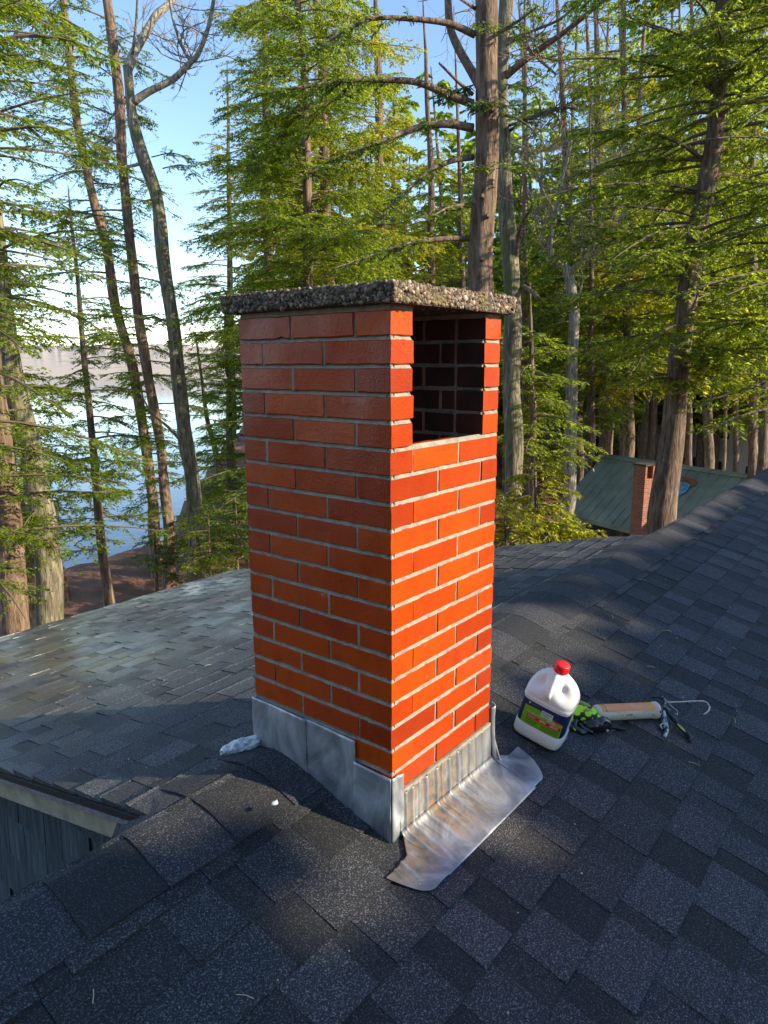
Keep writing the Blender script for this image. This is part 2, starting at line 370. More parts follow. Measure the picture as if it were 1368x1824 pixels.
# body walls
mb = MB(); extrude_x(mb, [(-2.7, -8.6), (-2.7, zn(-2.7) - .14), (YR, -1.46), (4.6, zs(4.6) - .14), (4.6, -8.6)], -2.9, 7.6, .4)
mb.build('wall', M_CEDAR, house)
mb = MB(); extrude_x(mb, [(YR + .2, -2.0), (YR + .2, zf(YR + .2) - .095), (4.75, zf(4.75) - .095), (4.75, -8.6), (4.61, -8.6)], -.325, 3.45, .4)
mb.build('dormer_wall', M_CEDAR, house)
# cedar shingles on the dormer cheek (plane x = -.33)
mb = MB(); r = np.random.RandomState(5)
for k in range(0, 20):
    zt = -1.30 - k * .19; y = YR
    while y < 4.7:
        wd = r.uniform(.10, .22); ya, yb = y, min(y + wd, 4.74); y += wd
        zb = zt - .19 + r.uniform(-.003, .003)
        if zs(ya) > zt or zt - .01 > zf(yb) + .05: continue
        top = min(zt, zf(yb) - .10)
        if top - zb < .02: continue
        h = r.uniform(.008, .012)
        mb.hexa([(-.329, ya + .002, zb), (-.329, yb - .001, zb), (-.329, yb - .001, top), (-.329, ya + .002, top),
                 (-.329 - h, ya + .002, zb), (-.329 - h, yb - .001, zb), (-.332, yb - .001, top), (-.332, ya + .002, top)], r.rand())
mb.build('cedar_siding', M_CEDAR, house)
# rake board with drip edge
M_TRIM = simple('weathered_beige_trim', (.42, .37, .27), .7, var=.35, sc=14, bump=.5)
M_DRIP = simple('black_drip_edge', (.015, .016, .018), .6, var=.4, sc=40); M_ALU = simple('bright_metal_strip', (.35, .38, .42), .45, .6, var=.4, sc=60)
def alongfar(mb, x0, x1, dz0, dz1, y0=YR + .02, y1=5.03, tone=.5):
    extr = [(x0, y0, zf(y0) + dz0), (x1, y0, zf(y0) + dz0), (x1, y1, zf(y1) + dz0), (x0, y1, zf(y1) + dz0),
            (x0, y0, zf(y0) + dz1), (x1, y0, zf(y0) + dz1), (x1, y1, zf(y1) + dz1), (x0, y1, zf(y1) + dz1)]
    mb.hexa(extr, tone)
mb = MB(); alongfar(mb, -.428, -.34, -.112, -.030); mb.build('rake_board', M_TRIM, house)
mb = MB(); alongfar(mb, -.437, -.36, -.028, -.0075); mb.build('drip_edge', M_DRIP, house)
mb = MB(); alongfar(mb, -.4395, -.4305, -.043, -.0285); mb.build('metal_strip', M_ALU, house)
# ridge caps
def capz(x, y):
    n_ = zn(y); s_ = min(max((-.40 - x) / .06, 0), 1); s2 = min(max((x - 3.5) / .1, 0), 1); s_ = max(s_, s2)
    fz = (1 - s_) * zf(y) + s_ * zs(y)
    k = .045; h = max(k - abs(n_ - fz), 0) / k
    return min(n_, fz) - h * h * k * .25
mb = MB(); x = -3.2; i = 0; r = np.random.RandomState(21)
while x < 7.9:
    ex_ = .205; x1 = min(x + ex_ + .03, 7.93); S = 15
    y0 = .252 + r.uniform(-.004, .004); y1 = .655 + r.uniform(-.01, .01)
    xm_off = [r.uniform(-.004, .004) for _ in range(2)]
    V = []
    puff = .005 + (.004 if x > .4 else 0)
    for a in range(7):
        xx = x + (x1 - x) * a / 6
        for b in range(S):
            t = b / (S - 1); yy = y0 + (y1 - y0) * t
            lift = .010 + (.0045 if x < .3 else .0012) * (1 - a / 6) ** 1.3 + puff * math.sin(PI * t) * ((1 - .6 * a / 6) if x < .3 else .85 + .25 * math.sin(xx * 9 + math.sin(xx * 4))) + .004 * float(vn(xx * 6, yy * 7, 3))
            V.append((xx + xm_off[0] * math.sin(t * 5), yy, capz(xx, yy) + lift))
    nV = len(V); V2 = [(a_, b_, c_ - (.0045 if x < .3 else .003)) for a_, b_, c_ in V]
    Q = [(a * S + b, a * S + b + 1, (a + 1) * S + b + 1, (a + 1) * S + b) for a in range(6) for b in range(S - 1)]
    Qb = [tuple(nV + q for q in reversed(f)) for f in Q]
    E = [(b, nV + b, nV + b + 1, b + 1) for b in range(S - 1)] + [(6 * S + b + 1, nV + 6 * S + b + 1, nV + 6 * S + b, 6 * S + b) for b in range(S - 1)]
    E += [((a + 1) * S, nV + (a + 1) * S, nV + a * S, a * S) for a in range(6)] + [(a * S + S - 1, nV + a * S + S - 1, nV + (a + 1) * S + S - 1, (a + 1) * S + S - 1) for a in range(6)]
    mb.add(V + V2, Q + Qb + E, tone=float(np.clip(.5 + (.42 if i % 2 else -.42) * r.uniform(.2, 1), 0, 1)))
    x += ex_; i += 1
caps_o = mb.build('ridge_cap', M_CAP, house)

# ================================================================ THE CHIMNEY (part of the house)
CH, WL, WR = .0677, .5436, .5204
JT = .0095
mbB = MB(); rb = np.random.RandomState(4)
def brick_at(x0, x1, y0, y1, z0, z1, soot_faces=()):
    tone = rb.rand(); j = lambda a=.0011: rb.uniform(-a, a)
    dx, dy = j(), j(); c = .0022
    lo = np.array([x0 + dx, y0 + dy, z0]); hi = np.array([x1 + dx, y1 + dy, z1])
    nx = max(2, int((hi[0] - lo[0]) / .016)); ny = max(2, int((hi[1] - lo[1]) / .016)); sid = rb.rand() * 50
    per = [(i / nx, 0, 0) for i in range(nx)] + [(1, i / ny, 1) for i in range(ny)] + [(1 - i / nx, 1, 2) for i in range(nx)] + [(0, 1 - i / ny, 3) for i in range(ny)]
    U = np.array([(u, v) for u, v, _ in per]); lev = [(0, c), (c / (hi[2] - lo[2]), 0), (.35, 0), (.65, 0), (1 - c / (hi[2] - lo[2]), 0), (1, c)]; V = []
    for t, ins in lev:
        Pp = lo[:2] + ins + U * (hi[:2] - lo[:2] - 2 * ins)
        V.append(np.column_stack([Pp, np.full(len(U), lo[2] + (hi[2] - lo[2]) * t)]))
    V = np.vstack(V); q = V * 55 + sid
    amp = .0011 if 's' else 0
    D = np.column_stack([vn(q[:, 0], q[:, 1], q[:, 2]), vn(q[:, 0] + 9, q[:, 1], q[:, 2]), vn(q[:, 0], q[:, 1] + 9, q[:, 2]) * 1.6]) * 1.5 * amp
    q2 = V * 19 + sid; chipm = np.clip(vn(q2[:, 0], q2[:, 1], q2[:, 2]) - .34, 0, 1) * .03
    cen = (lo + hi) / 2; V = V + D - np.sign(V - cen) * chipm[:, None] * np.array([.5, .5, 1.])
    n = len(U); k = len(lev); mapf = {0: '-y', 1: '+x', 2: '+y', 3: '-x'}; Q = []; mi = []
    for L in range(k - 1):
        for s_ in range(n):
            Q.append((L * n + s_, L * n + (s_ + 1) % n, L * n + n + (s_ + 1) % n, L * n + n + s_)); mi.append(1 if mapf[per[s_][2]] in soot_faces else 0)
    V = np.vstack([V, [cen[0], cen[1], lo[2]], [cen[0], cen[1], hi[2]]]); T = [(k * n, (i + 1) % n, i) for i in range(n)] + [(k * n + 1, (k - 1) * n + i, (k - 1) * n + (i + 1) % n) for i in range(n)]
    mbB.add(V, Q, tone=tone, mi=np.array(mi)); mbB.add(V, T=np.array(T), tone=tone, mi=1 if 't' in soot_faces else 0)
def spans(joints, W):
    e_ = [0] + joints + [W]; return [(a + (JT / 2 if a > 0 else 0), b - (JT / 2 if b < W else 0)) for a, b in zip(e_[:-1], e_[1:])]
TH = .092
for c in range(22):
    z1 = -c * CH; z0 = z1 - CH + JT
    odd = c % 2 == 0      # course 1, 3, ...
    yl = [.113, .335] if odd else [.220, .448]
    xr = [.209, .430] if odd else [.091, .309]
    # left face (x = 0): bricks run along y ; corner bricks return round the corner
    for k, (a, b) in enumerate(spans(yl, WL)):
        if z1 < -1.46: break
        soot_ = ('+x',) if k != 0 else ('+x', '+y')
        if odd and k == 0:
            brick_at(0, .088 if c < 5 else .2045, 0, .1085, z0, z1, ('+y', '+x') if c < 5 else ('+y',)); continue
        brick_at(0, TH, a, b, z0, z1, soot_)
    for k, (a, b) in enumerate(spans(xr, WR)):
        if a == 0 and odd: continue
        if a == 0: continue
        if c < 5 and b < .44 and b > .1 and a < .42:
            continue
        if b - a < .015: continue
        if c < 5: brick_at(.434, WR, 0, TH, z0, z1, ('-x', '+y')); break
        brick_at(a, b, 0, TH, z0, z1, ('+y',) if c != 5 else ('+y',))
    if c < 10:
        xo = [.13, .35] if odd else [.24, .46]
        for a, b in spans([q - TH for q in xo], WR - 2 * TH): brick_at(a + TH, b + TH, WL - TH, WL, z0, z1, ('-y', '+x'))
        for a, b in spans([.11, .30] if odd else [.05, .24], WL - TH - (TH + JT)): brick_at(WR - TH + .006, WR, a + TH + JT, b + TH + JT, z0, z1, ('-x',))
chim = mbB.build('chimney', [M_BRICK, M_SOOT], house)
chim.data.polygons.foreach_set('use_smooth', np.ones(len(chim.data.polygons), bool)); chim.data.set_sharp_from_angle(angle=rad(32))
chim['label'] = 'square red brick chimney with a dark square opening on its sunlit side'
def mortar_core():
    mb = MB(); g = .0105; zb = -1.46
    # four walls of mortar set back from the brick faces
    mb.box((g, g, zb), (TH - .003, WL - g, -.0), mi=0)
    mb.box((TH - .003, g, zb), (WR - g, TH - .004, -5 * CH - JT * .35), mi=0)
    mb.box((.4400, g, -5 * CH - JT * .35), (WR - g, TH - .004, 0), mi=0)
    mb.box((TH - .003, WL - TH + .004, zb), (WR - g, WL - g, 0), mi=0)
    mb.box((WR - TH + .010, TH - .004, zb), (WR - g, WL - TH + .004, 0), mi=0)
    mb.box((TH - .003, TH - .004, -.52), (WR - TH + .01, WL - TH + .004, -.50), mi=1)
    o = mb.build('mortar', [M_MORT, M_MORTS], chim); return o
mo = mortar_core()
def bed_joints():
    mb = MB(); r = np.random.RandomState(55)
    for c in range(20):
        zt = -(c + 1) * CH + JT + .0012; zb = -(c + 1) * CH - .0008
        for face in (0, 1):
            W_ = WL if face == 0 else WR; n = int(W_ / .012); ss = np.linspace(.001, W_ - .001, n + 1)
            if face == 1 and c < 4: spansx = [(0, .088), (.437, WR)]
            else: spansx = [(0, W_)]
            di = .0100 + .0015 * vn(ss * 60, c * 3.1, face) * 2; do = .0012 + .0013 * vn(ss * 90, c * 5.3 + 9, face) * 2; di = .0028 + (di - .0028) * np.clip(np.minimum(ss, W_ - ss) / .022, 0, 1)
            for k in range(n):
                if not any(a <= ss[k] and ss[k + 1] <= b + .001 for a, b in spansx): continue
                def p(s_, d, z): return (d, s_, z) if face == 0 else (s_, d, z)
                V = [p(ss[k], di[k], zt), p(ss[k + 1], di[k + 1], zt), p(ss[k + 1], do[k + 1], zb), p(ss[k], do[k], zb), p(ss[k], .015, zt), p(ss[k + 1], .015, zt), p(ss[k + 1], .015, zb), p(ss[k], .015, zb)]
                mb.add(V, [(0, 1, 2, 3), (7, 6, 5, 4), (3, 2, 6, 7), (1, 0, 4, 5)] if face else [(3, 2, 1, 0), (4, 5, 6, 7), (7, 6, 2, 3), (5, 4, 0, 1)])
    return mb
mb = bed_joints(); r = np.random.RandomState(56)
for c in range(20):
    z1 = -c * CH + .001; z0 = z1 - CH + JT - .002; odd = c % 2 == 0
    for yj in ([.113, .335] if odd else [.220, .448]):
        a = .0022 + r.uniform(-.001, .0016); b = a + r.uniform(-.0012, .0012); mb.hexa([(a, yj - .006, z0), (.012, yj - .006, z0), (.012, yj + .006, z0), (b, yj + .006, z0), (b, yj - .006, z1), (.012, yj - .006, z1), (.012, yj + .006, z1), (a, yj + .006, z1)])
    for xj in ([.209, .430] if odd else [.091, .309]):
        if c < 5: continue
        a = .0022 + r.uniform(-.001, .0016); mb.hexa([(xj - .006, a, z0), (xj + .006, a + .0008, z0), (xj + .006, .012, z0), (xj - .006, .012, z0), (xj - .006, a + .0006, z1), (xj + .006, a, z1), (xj + .006, .012, z1), (xj - .006, .012, z1)])
mb.build('mortar_joints', M_MORT, chim)
# dark mortar inside: thin sheets proud of the core on the inner sides
mb = MB()
mb.box((TH + .0005 - .0035, TH, -.5), (TH - .0015, WL - TH, 0)); mb.box((WR - TH + .0075, TH - .002, -.5), (WR - TH + .010, WL - TH, 0)); mb.box((TH, WL - TH + .0015, -.5), (WR - TH, WL - TH + .004, 0))
mb.box((.4380, .012, -5 * CH + .001), (.4398, TH - .004, -.0005))
mb.build('sooty_mortar', M_MORTS, chim)
# mortar bed above the first course and under the slab
mb = MB(); mb.box((.003, .003, .0), (TH - .004, WL - .003, .013)); mb.box((.437, .003, 0), (WR - .003, WL - .003, .013)); mb.box((TH - .004, WL - TH, 0), (.437, WL - .003, .013))
mb.box((TH - .004, .003, 0), (TH - .001, .05, .013))
mb.build('mortar_bed', M_MORT, chim)
# aggregate slab
x0, x1, y0, y1 = -.032, WR + .034, -.034, WL + .036
mb = MB(); gx, gy = 26, 26
V = []; Tt = .046
def slabz(x, y, top): return (.0135 + .003 * float(vn(x * 18, y * 18, 1))) if not top else (.0135 + Tt + .007 * float(vn(x * 25, y * 25, 5)))
mb.box((x0 + .006, y0 + .006, .0135), (x1 - .006, y1 - .006, .0135 + Tt - .006))
slab = mb.build('cap_slab', M_CONC, chim)
ico_v = np.array([(0, 0, 1), (.894, 0, .447), (.276, .851, .447), (-.724, .526, .447), (-.724, -.526, .447), (.276, -.851, .447), (.724, .526, -.447), (-.276, .851, -.447), (-.894, 0, -.447), (-.276, -.851, -.447), (.724, -.526, -.447), (0, 0, -1)])
ico_f = np.array([(0, 1, 2), (0, 2, 3), (0, 3, 4), (0, 4, 5), (0, 5, 1), (1, 6, 2), (2, 7, 3), (3, 8, 4), (4, 9, 5), (5, 10, 1), (2, 6, 7), (3, 7, 8), (4, 8, 9), (5, 9, 10), (1, 10, 6), (11, 7, 6), (11, 8, 7), (11, 9, 8), (11, 10, 9), (11, 6, 10)])
def sub(V, F):
    V = list(map(tuple, V)); c = {}; out = []
    def mid(a, b):
        k = (min(a, b), max(a, b))
        if k not in c:
            p = np.array(V[a]) + np.array(V[b]); p /= np.linalg.norm(p); V.append(tuple(p)); c[k] = len(V) - 1
        return c[k]
    for a, b, d in F:
        e1, e2, e3 = mid(a, b), mid(b, d), mid(d, a); out += [(a, e1, e3), (e1, b, e2), (e3, e2, d), (e1, e2, e3)]
    return np.array(V), np.array(out)
ico2_v, ico2_f = sub(ico_v, ico_f)
def pebbles(pts, rr, r, name, mat, parent):
    n = len(pts); k = len(ico2_v)
    sc = rr[:, None] * r.uniform(.65, 1.25, (n, 3))
    A = r.normal(size=(n, 3, 3)); Qm, _ = np.linalg.qr(A)
    base = ico2_v[None] * r.uniform(.86, 1.12, (n, k, 1)) * sc[:, None, :]
    V = np.einsum('nij,nkj->nki', Qm, base) + pts[:, None]
    F = ico2_f[None] + (np.arange(n) * k)[:, None, None]
    return fast(name, V.reshape(-1, 3), F.reshape(-1, 3), mat, parent, True, np.repeat(r.rand(n), len(ico2_f)))
r = np.random.RandomState(31)
def slab_pts(nside, ntop, nbot):
    P = []
    L = [((x0, y0), (x1, y0)), ((x0, y0), (x0, y1)), ((x1, y0), (x1, y1)), ((x0, y1), (x1, y1))]
    for (a, b) in L:
        t = r.rand(nside); q = np.stack([a[0] + (b[0] - a[0]) * t, a[1] + (b[1] - a[1]) * t, .017 + r.rand(nside) * (Tt - .002)], 1)
        off = .006 + .012 * vn(q[:, 0] * 22, q[:, 1] * 22, q[:, 2] * 30)
        cx, cy = (x0 + x1) / 2, (y0 + y1) / 2
        if a[1] == b[1]: q[:, 1] += np.sign(cy - q[:, 1]) * off * 1.0
        else: q[:, 0] += np.sign(cx - q[:, 0]) * off
        P.append(q)
    q = np.stack([r.uniform(x0 + .004, x1 - .004, ntop), r.uniform(y0 + .004, y1 - .004, ntop), np.full(ntop, .0135 + Tt - .006) + r.uniform(-.002, .006, ntop)], 1); P.append(q)
    q = np.stack([r.uniform(x0 + .004, x1 - .004, nbot), r.uniform(y0 + .004, y1 - .004, nbot), np.full(nbot, .0165)], 1)
    P.append(q[(q[:, 0] < .0) | (q[:, 1] < .0) | (q[:, 0] > WR) | ((q[:, 0] > .1) & (q[:, 0] < .42))]); return np.vstack(P)
pp = slab_pts(3400, 5200, 1200)
pebbles(pp, r.gamma(2.6, .00085, len(pp)) + .0011, r, 'aggregate_pebbles', M_PEB, slab)

# flashing -------------------------------------------------------
def sheet(P, nx, ny, name, mat, parent, thick=.002, amp=.002, fr=18, seed=0, nrm=None, cut=None, tonef=None):
    """P(u,v)->point ; wrinkled sheet with thickness; cut(u,v) True drops the cell"""
    V = []; 
    for j in range(ny + 1):
        for i in range(nx + 1):
            V.append(P(i / nx, j / ny))
    V = np.array(V, float); G = V.reshape(ny + 1, nx + 1, 3)
    du = np.gradient(G, axis=1); dv = np.gradient(G, axis=0); nn = np.cross(du, dv); nn /= np.linalg.norm(nn, axis=2)[..., None] + 1e-12
    if nrm is not None and np.sum(nn.reshape(-1, 3) @ np.array(nrm)) < 0: nn = -nn
    dd = vn(G[..., 0] * fr, G[..., 1] * fr, G[..., 2] * fr + seed) * amp * 2
    G = G + nn * (dd[..., None] + amp)
    B = G - nn * thick
    V = np.vstack([G.reshape(-1, 3), B.reshape(-1, 3)]); n = (nx + 1) * (ny + 1); Q = []; cells = set(); TN_ = []
    for j in range(ny):
        for i in range(nx):
            if cut and cut((i + .5) / nx, (j + .5) / ny): continue
            cells.add((i, j))
    for (i, j) in sorted(cells):
        q0_ = len(Q)
        a, b, c, d = j * (nx + 1) + i, j * (nx + 1) + i + 1, (j + 1) * (nx + 1) + i + 1, (j + 1) * (nx + 1) + i
        Q.append((a, b, c, d)); Q.append((n + d, n + c, n + b, n + a))
        if (i, j - 1) not in cells: Q.append((b, a, n + a, n + b))
        if (i + 1, j) not in cells: Q.append((c, b, n + b, n + c))
        if (i, j + 1) not in cells: Q.append((d, c, n + c, n + d))
        if (i - 1, j) not in cells: Q.append((a, d, n + d, n + a))
        TN_ += [tonef(G[j, i, 0], j / ny) if tonef else 0.] * (len(Q) - q0_)
    return fast(name, V, [np.array(Q)], mat, parent, True, TN_)
def roofline(y): return min(capz(-.1, y) + .012, 9) if y > .25 else zn(y) + .008
def panel(ya, yb, zt, tilt, xo, seed):
    def P(u, v):
        y = ya + (yb - ya) * u; zb = roofline(y) - .01; z = zb + (zt + tilt * u - zb) * v
        return (xo, y, z)
    return P
sheet(panel(.552, .316, -1.150, 0, -.008, 1), 22, 20, 'step_flashing', M_LEAD, chim, amp=.0022, seed=1, nrm=(-1, 0, 0))
sheet(panel(.322, .126, -1.150, -.004, -.005, 2), 20, 22, 'step_flashing', M_LEAD, chim, amp=.0020, seed=2, nrm=(-1, 0, 0))
sheet(panel(.130, -.004, -1.217, -.003, -.008, 3), 16, 20, 'step_flashing', M_LEAD, chim, amp=.0022, seed=3, nrm=(-1, 0, 0))
# corner wrap on the front
def Pc(u, v):
    x = -.008 + .052 * u; zb = zn(0) + .004; return (x, -.005 - .002 * math.sin(u * 9), zb + (-1.2186 - .008 * u - zb) * v)
sheet(Pc, 8, 20, 'corner_flashing', M_LEAD, chim, amp=.002, seed=4, nrm=(0, -1, 0))
# apron: up the wall and out over the shingles with pressed pleats
RC = [(.052, .0060, .9), (.083, .0075, 1), (.118, .004, .5), (.150, .0065, 1), (.203, .0060, 1), (.232, .003, .5), (.270, .006, .9), (.318, .0055, .8), (.345, .003, .5), (.385, .005, .7), (.430, .004, .5), (.468, .005, .5), (-.045, .006, .8), (-.075, .004, .5), (.56, .005, .4), (.60, .004, .3)]
def ridge(x, w_=1.0): return sum(h_ * math.exp(-((x - c_) / (wd * w_)) ** 2) for c_, wd, h_ in RC)
def Pa(u, v):
    x = .028 + .500 * u
    pleat = .0075 * ridge(x)
    H = .135; Lr = .045; tot = .60
    s = v
    if s < .42:
        z = -1.286 - (s / .42) * H * .86; y = -.004 - .004 * (s / .42); y -= pleat
        return (x, y, z)
    t = (s - .42) / .58
    yy = -.006 - .166 * t 
    fil = .020 * max(0, 1 - t / .14) ** 2
    zz = zn(yy) + .011 + fil + pleat * max(0, 1 - t * 1.15) * 1.1
    return (x, yy - .0, zz)
TF_ = lambda x, v: min(1, ridge(x, 1.15))
sheet(Pa, 230, 44, 'apron_flashing', M_LEADS, chim, amp=.0014, fr=26, seed=7, nrm=(0, -.6, .8), tonef=TF_)
def Pt(poly_l):
    pass
# left tongue and right lobe of the apron on the roof plane
def lobe(xa, xb, ytop, ybot, name, seed):
    def P(u, v):
        x = xa + (xb - xa) * u; yt, yb_ = ytop(u), ybot(u); y = yt + (yb_ - yt) * v
        pl = .0075 * ridge(x)
        return (x, y, zn(y) + .0115 + pl * max(0, 1 - 1.15 * v) + .002 * math.sin(u * 7))
    return sheet(P, 60, 30, name, M_LEADS, chim, amp=.0014, fr=26, seed=seed, nrm=(0, -.26, .97), tonef=TF_)
lobe(.030, -.112, lambda u: -.016 - .045 * min(1, u * 3.2) - .010 * max(0, u - .3), lambda u: -.170 + .098 * (max(0, (u - .42) / .58)) ** 2.0, 'apron_flashing', 8)
lobe(.526, .655, lambda u: -.008 - .03 * min(1, u * 2) * (1 if u < .6 else 1) , lambda u: -.168 + .09 * max(0, (u - .35) / .65) ** 2.2 + .03 * max(0, (u - .9) / .1), 'apron_flashing', 9)
# tall return strip at the far corner
def Pr(u, v):
    z = -1.225 - .185 * v; return (WR + .002 + .018 * u, -.004 - .012 * math.sin(u * PI) + .01 * u - .012 * v * v, z + .008 * u)
sheet(Pr, 8, 20, 'corner_flashing', M_LEAD, chim, amp=.003, seed=12, nrm=(0, -1, 0))
mb = MB(); k = 12; P = [(WR + .020 - .0 * t, .006 - .04 * t ** 2, -1.23 - .185 * t) for t in np.linspace(0, 1, k)] + [(WR + .03 + .03 * t, -.036 - .004 * t, zn(-.04) + .014) for t in np.linspace(.2, 1, 5)]
mb.tube(P, .0032, 8); mb.build('folded_lead_seam', M_LEAD, chim, True)
# lumpy foil sealed end of the back flashing
q0 = onfar(462, 1318, .03); q1 = onfar(400, 1340, .02)
V, F = sub(ico2_v, ico2_f); V, F = sub(V, F)
d = q1 - q0; L = np.linalg.norm(d) / 2 + .012; dx = d / np.linalg.norm(d); up = np.array([0, 0, 1.]); sd = np.cross(up, dx); sd /= np.linalg.norm(sd); up = np.cross(dx, sd)
lump = 1 + .35 * vn(V[:, 0] * 4, V[:, 1] * 3, V[:, 2] * 3) + .15 * vn(V[:, 0] * 11, V[:, 1] * 9, V[:, 2] * 9)
V = V * lump[:, None]
W_ = (q0 + q1) / 2 + V[:, 0:1] * L * dx + V[:, 1:2] * .026 * sd + V[:, 2:3] * .024 * up
M_FOIL = N('crumpled_foil'); vv = M_FOIL.coord(); M_FOIL.set(Base_Color=M_FOIL.ramp(M_FOIL.noise(vv, 60, 4), [(.35, (.30, .34, .36)), (.6, (.75, .78, .78))]), Metallic=.7, Roughness=.38); M_FOIL.bump(M_FOIL.noise(vv, 70, 5, .7), .9, .008)
fast('foil_flashing', W_, F, M_FOIL.m, chim, True)
# mortar smears on the top of flashing (front line)
mb = MB(); mb.box((.046, -.0065, -1.2905), (WR - .002, .002, -1.279)); mb.box((-.0015, .128, -1.1535), (.002, WL, -1.146)); mb.build('mortar_line', M_MORT, chim)

# sealant blobs, debris on the roof
M_WHITE = simple('white_sealant', (.75, .75, .72), .5, sc=50)
def blob(px, py, sx, sy, sz, far_=False):
    p = onfar(px, py, .012) if far_ else onnear(px, py, .012)
    V, F = ico2_v, ico2_f; lump = 1 + .7 * vn(V[:, 0] * 2 + px, V[:, 1] * 2, V[:, 2] * 2)
    return (V * lump[:, None] * [sx, sy, sz] + p, F)
for px, py, sx, sy in ((490, 1430, .011, .007), (386, 1371, .011, .005)):
    p = hit(px, py, (0, 0, -1.287 if px > 400 else -1.322), (0, 0, 1))
    V, F = ico2_v, ico2_f; lump = 1 + .8 * vn(V[:, 0] * 2 + px, V[:, 1] * 2, V[:, 2] * 2)
    o = fast('sealant_blob', V * lump[:, None] * [sx, sy, .005] + p, F, M_WHITE, None, True)
    tag(o, 'small white blob of sealant on the ridge cap ' + ('nearest the chimney flashing' if px > 400 else 'beside the shiny foil lump'), 'sealant blob')
    o.location = (0, 0, 0)
mb = MB(); r = np.random.RandomState(9)
for _ in range(170):
    if r.rand() < .55: x_, y_ = r.uniform(-1.2, 3.5), r.uniform(-1.2, .2); z_ = zn(y_) + .011
    else: x_, y_ = r.uniform(-.4, 2.2), r.uniform(.7, 3.2); z_ = zf(y_) + .011
    if r.rand() < .8:
        s = r.uniform(.0015, .004); mb.add(ico_v * [s, s, s * .6] + [x_, y_, z_], T=ico_f, tone=r.rand())
    else:
        a = r.uniform(0, PI); L = r.uniform(.015, .05); d = np.array([math.cos(a), math.sin(a), 0]) * L; dz = (TN if y_ < .3 else -TF) * d[1]
        mb.tube([(x_, y_, z_), (x_ + d[0] / 2 + .002, y_ + d[1] / 2, z_ + dz / 2 + .002), (x_ + d[0], y_ + d[1], z_ + dz)], .0009, 4, tone=.9)
M_DEB = N('pale_debris'); M_DEB.set(Base_Color=M_DEB.ramp(M_DEB.tone(), [(0, (.25, .2, .13)), (.6, (.5, .46, .38)), (1, (.6, .5, .32))]), Roughness=.8)
tag(mb.build('roof_debris', M_DEB.m), 'tiny pale grit and dry pine needles scattered over the shingles', 'debris', kind='stuff')

# ================================================================ THINGS LEFT ON THE ROOF
exN, edN = np.array([1., 0, 0]), np.array([0, -cN, -sN])
def plastic(name, c, rough=.35, sss=0):
    m = N(name); v = m.coord(); m.set(Base_Color=m.mix(m.math('MULTIPLY', m.ramp(m.noise(v, 25, 5), [(.55, (0, 0, 0)), (.8, (.5,) * 3)]), .5), c, tuple(x * .55 for x in c)), Roughness=rough)
    if sss: m.b.inputs['Subsurface Weight'].default_value = sss; m.b.inputs['Subsurface Scale'].default_value = .01
    m.bump(m.noise(v, 90, 3), .08, .002); return m.m
# ---- jug
jo = onnear(951, 1322, .008) + exN * .058 + edN * (-.010)
rotj = rad(6)
jX = edN * math.cos(rotj) + exN * math.sin(rotj); jY = exN * math.cos(rotj) - edN * math.sin(rotj)
def J(V): V = np.asarray(V, float); return jo + V[:, 0:1] * jX + V[:, 1:2] * jY + V[:, 2:3] * NN
jug = empty('acid_jug', tuple(jo), 'white plastic jug with red cap and green and navy label standing on the shingles', 'jug')
jA, jB = .088, .064
prof = [(0, .86, 5), (.004, .95, 5), (.014, 1.0, 5), (.048, 1.0, 5), (.053, .972, 5), (.056, .965, 5), (.150, .965, 5), (.153, .972, 5), (.158, 1.0, 5), (.166, 1.0, 4.6), (.169, .978, 4.4), (.172, 1.0, 4.2),
        (.186, 1.0, 3.8), (.202, .965, 3.4), (.218, .89, 3.0), (.234, .77, 2.7), (.247, .63, 2.4), (.257, .48, 2.2), (.265, .345, 2), (.270, .27, 2), (.283, .265, 2)]
def jr(th, k, p): # superellipse point
    c, s = math.cos(th), math.sin(th); q = (abs(c) ** p + abs(s) ** p) ** (-1 / p); return c * q, s * q
V = []; NJ = 96
for (z, k, p) in prof:
    for i in range(NJ):
        th = 2 * PI * i / NJ; x, y = jr(th, k, p); kb = k if k > .5 else k
        bl = min(1, max(0, (.5 - k) / .2)); a_, b_ = jA * k, jB * (k + (k * (jA / jB) - k) * bl)
        # hand hollows either side of the front ridge (front = -y)
        ang = (math.degrees(th) + 90 + 180) % 360 - 180
        zz = math.exp(-((z - .222) / .024) ** 2)
        hol = sum(math.exp(-((ang - c_) / 21) ** 2) for c_ in (-40, 40))
        f = 1 - .44 * zz * min(1, hol)
        rid = .010 * math.exp(-(ang / 9) ** 2) * math.exp(-((z - .235) / .028) ** 2)
        V.append((x * a_ * f, y * b_ * f - rid, z))
k_ = len(prof); Q = [(a * NJ + i, a * NJ + (i + 1) % NJ, (a + 1) * NJ + (i + 1) % NJ, (a + 1) * NJ + i) for a in range(k_ - 1) for i in range(NJ)]
V.append((0, 0, 0)); V.append((0, 0, .283)); T = [(k_ * NJ, (i + 1) % NJ, i) for i in range(NJ)] + [(k_ * NJ + 1, (k_ - 1) * NJ + i, (k_ - 1) * NJ + (i + 1) % NJ) for i in range(NJ)]
M_JUG = plastic('milky_white_plastic', (.84, .85, .85), .32)
jb = fast('bottle', J(V), [np.array(Q), np.array(T)], M_JUG, jug, True)
mb = MB(); hp = [(0, -jB * .99 + .001, .186), (0, -.064, .205), (0, -.054, .228), (0, -.036, .250), (0, -.014, .264)]
mb.tube(J(hp), [.011, .010, .0095, .010, .013], 14); mb.build('handle', M_JUG, jug, True)
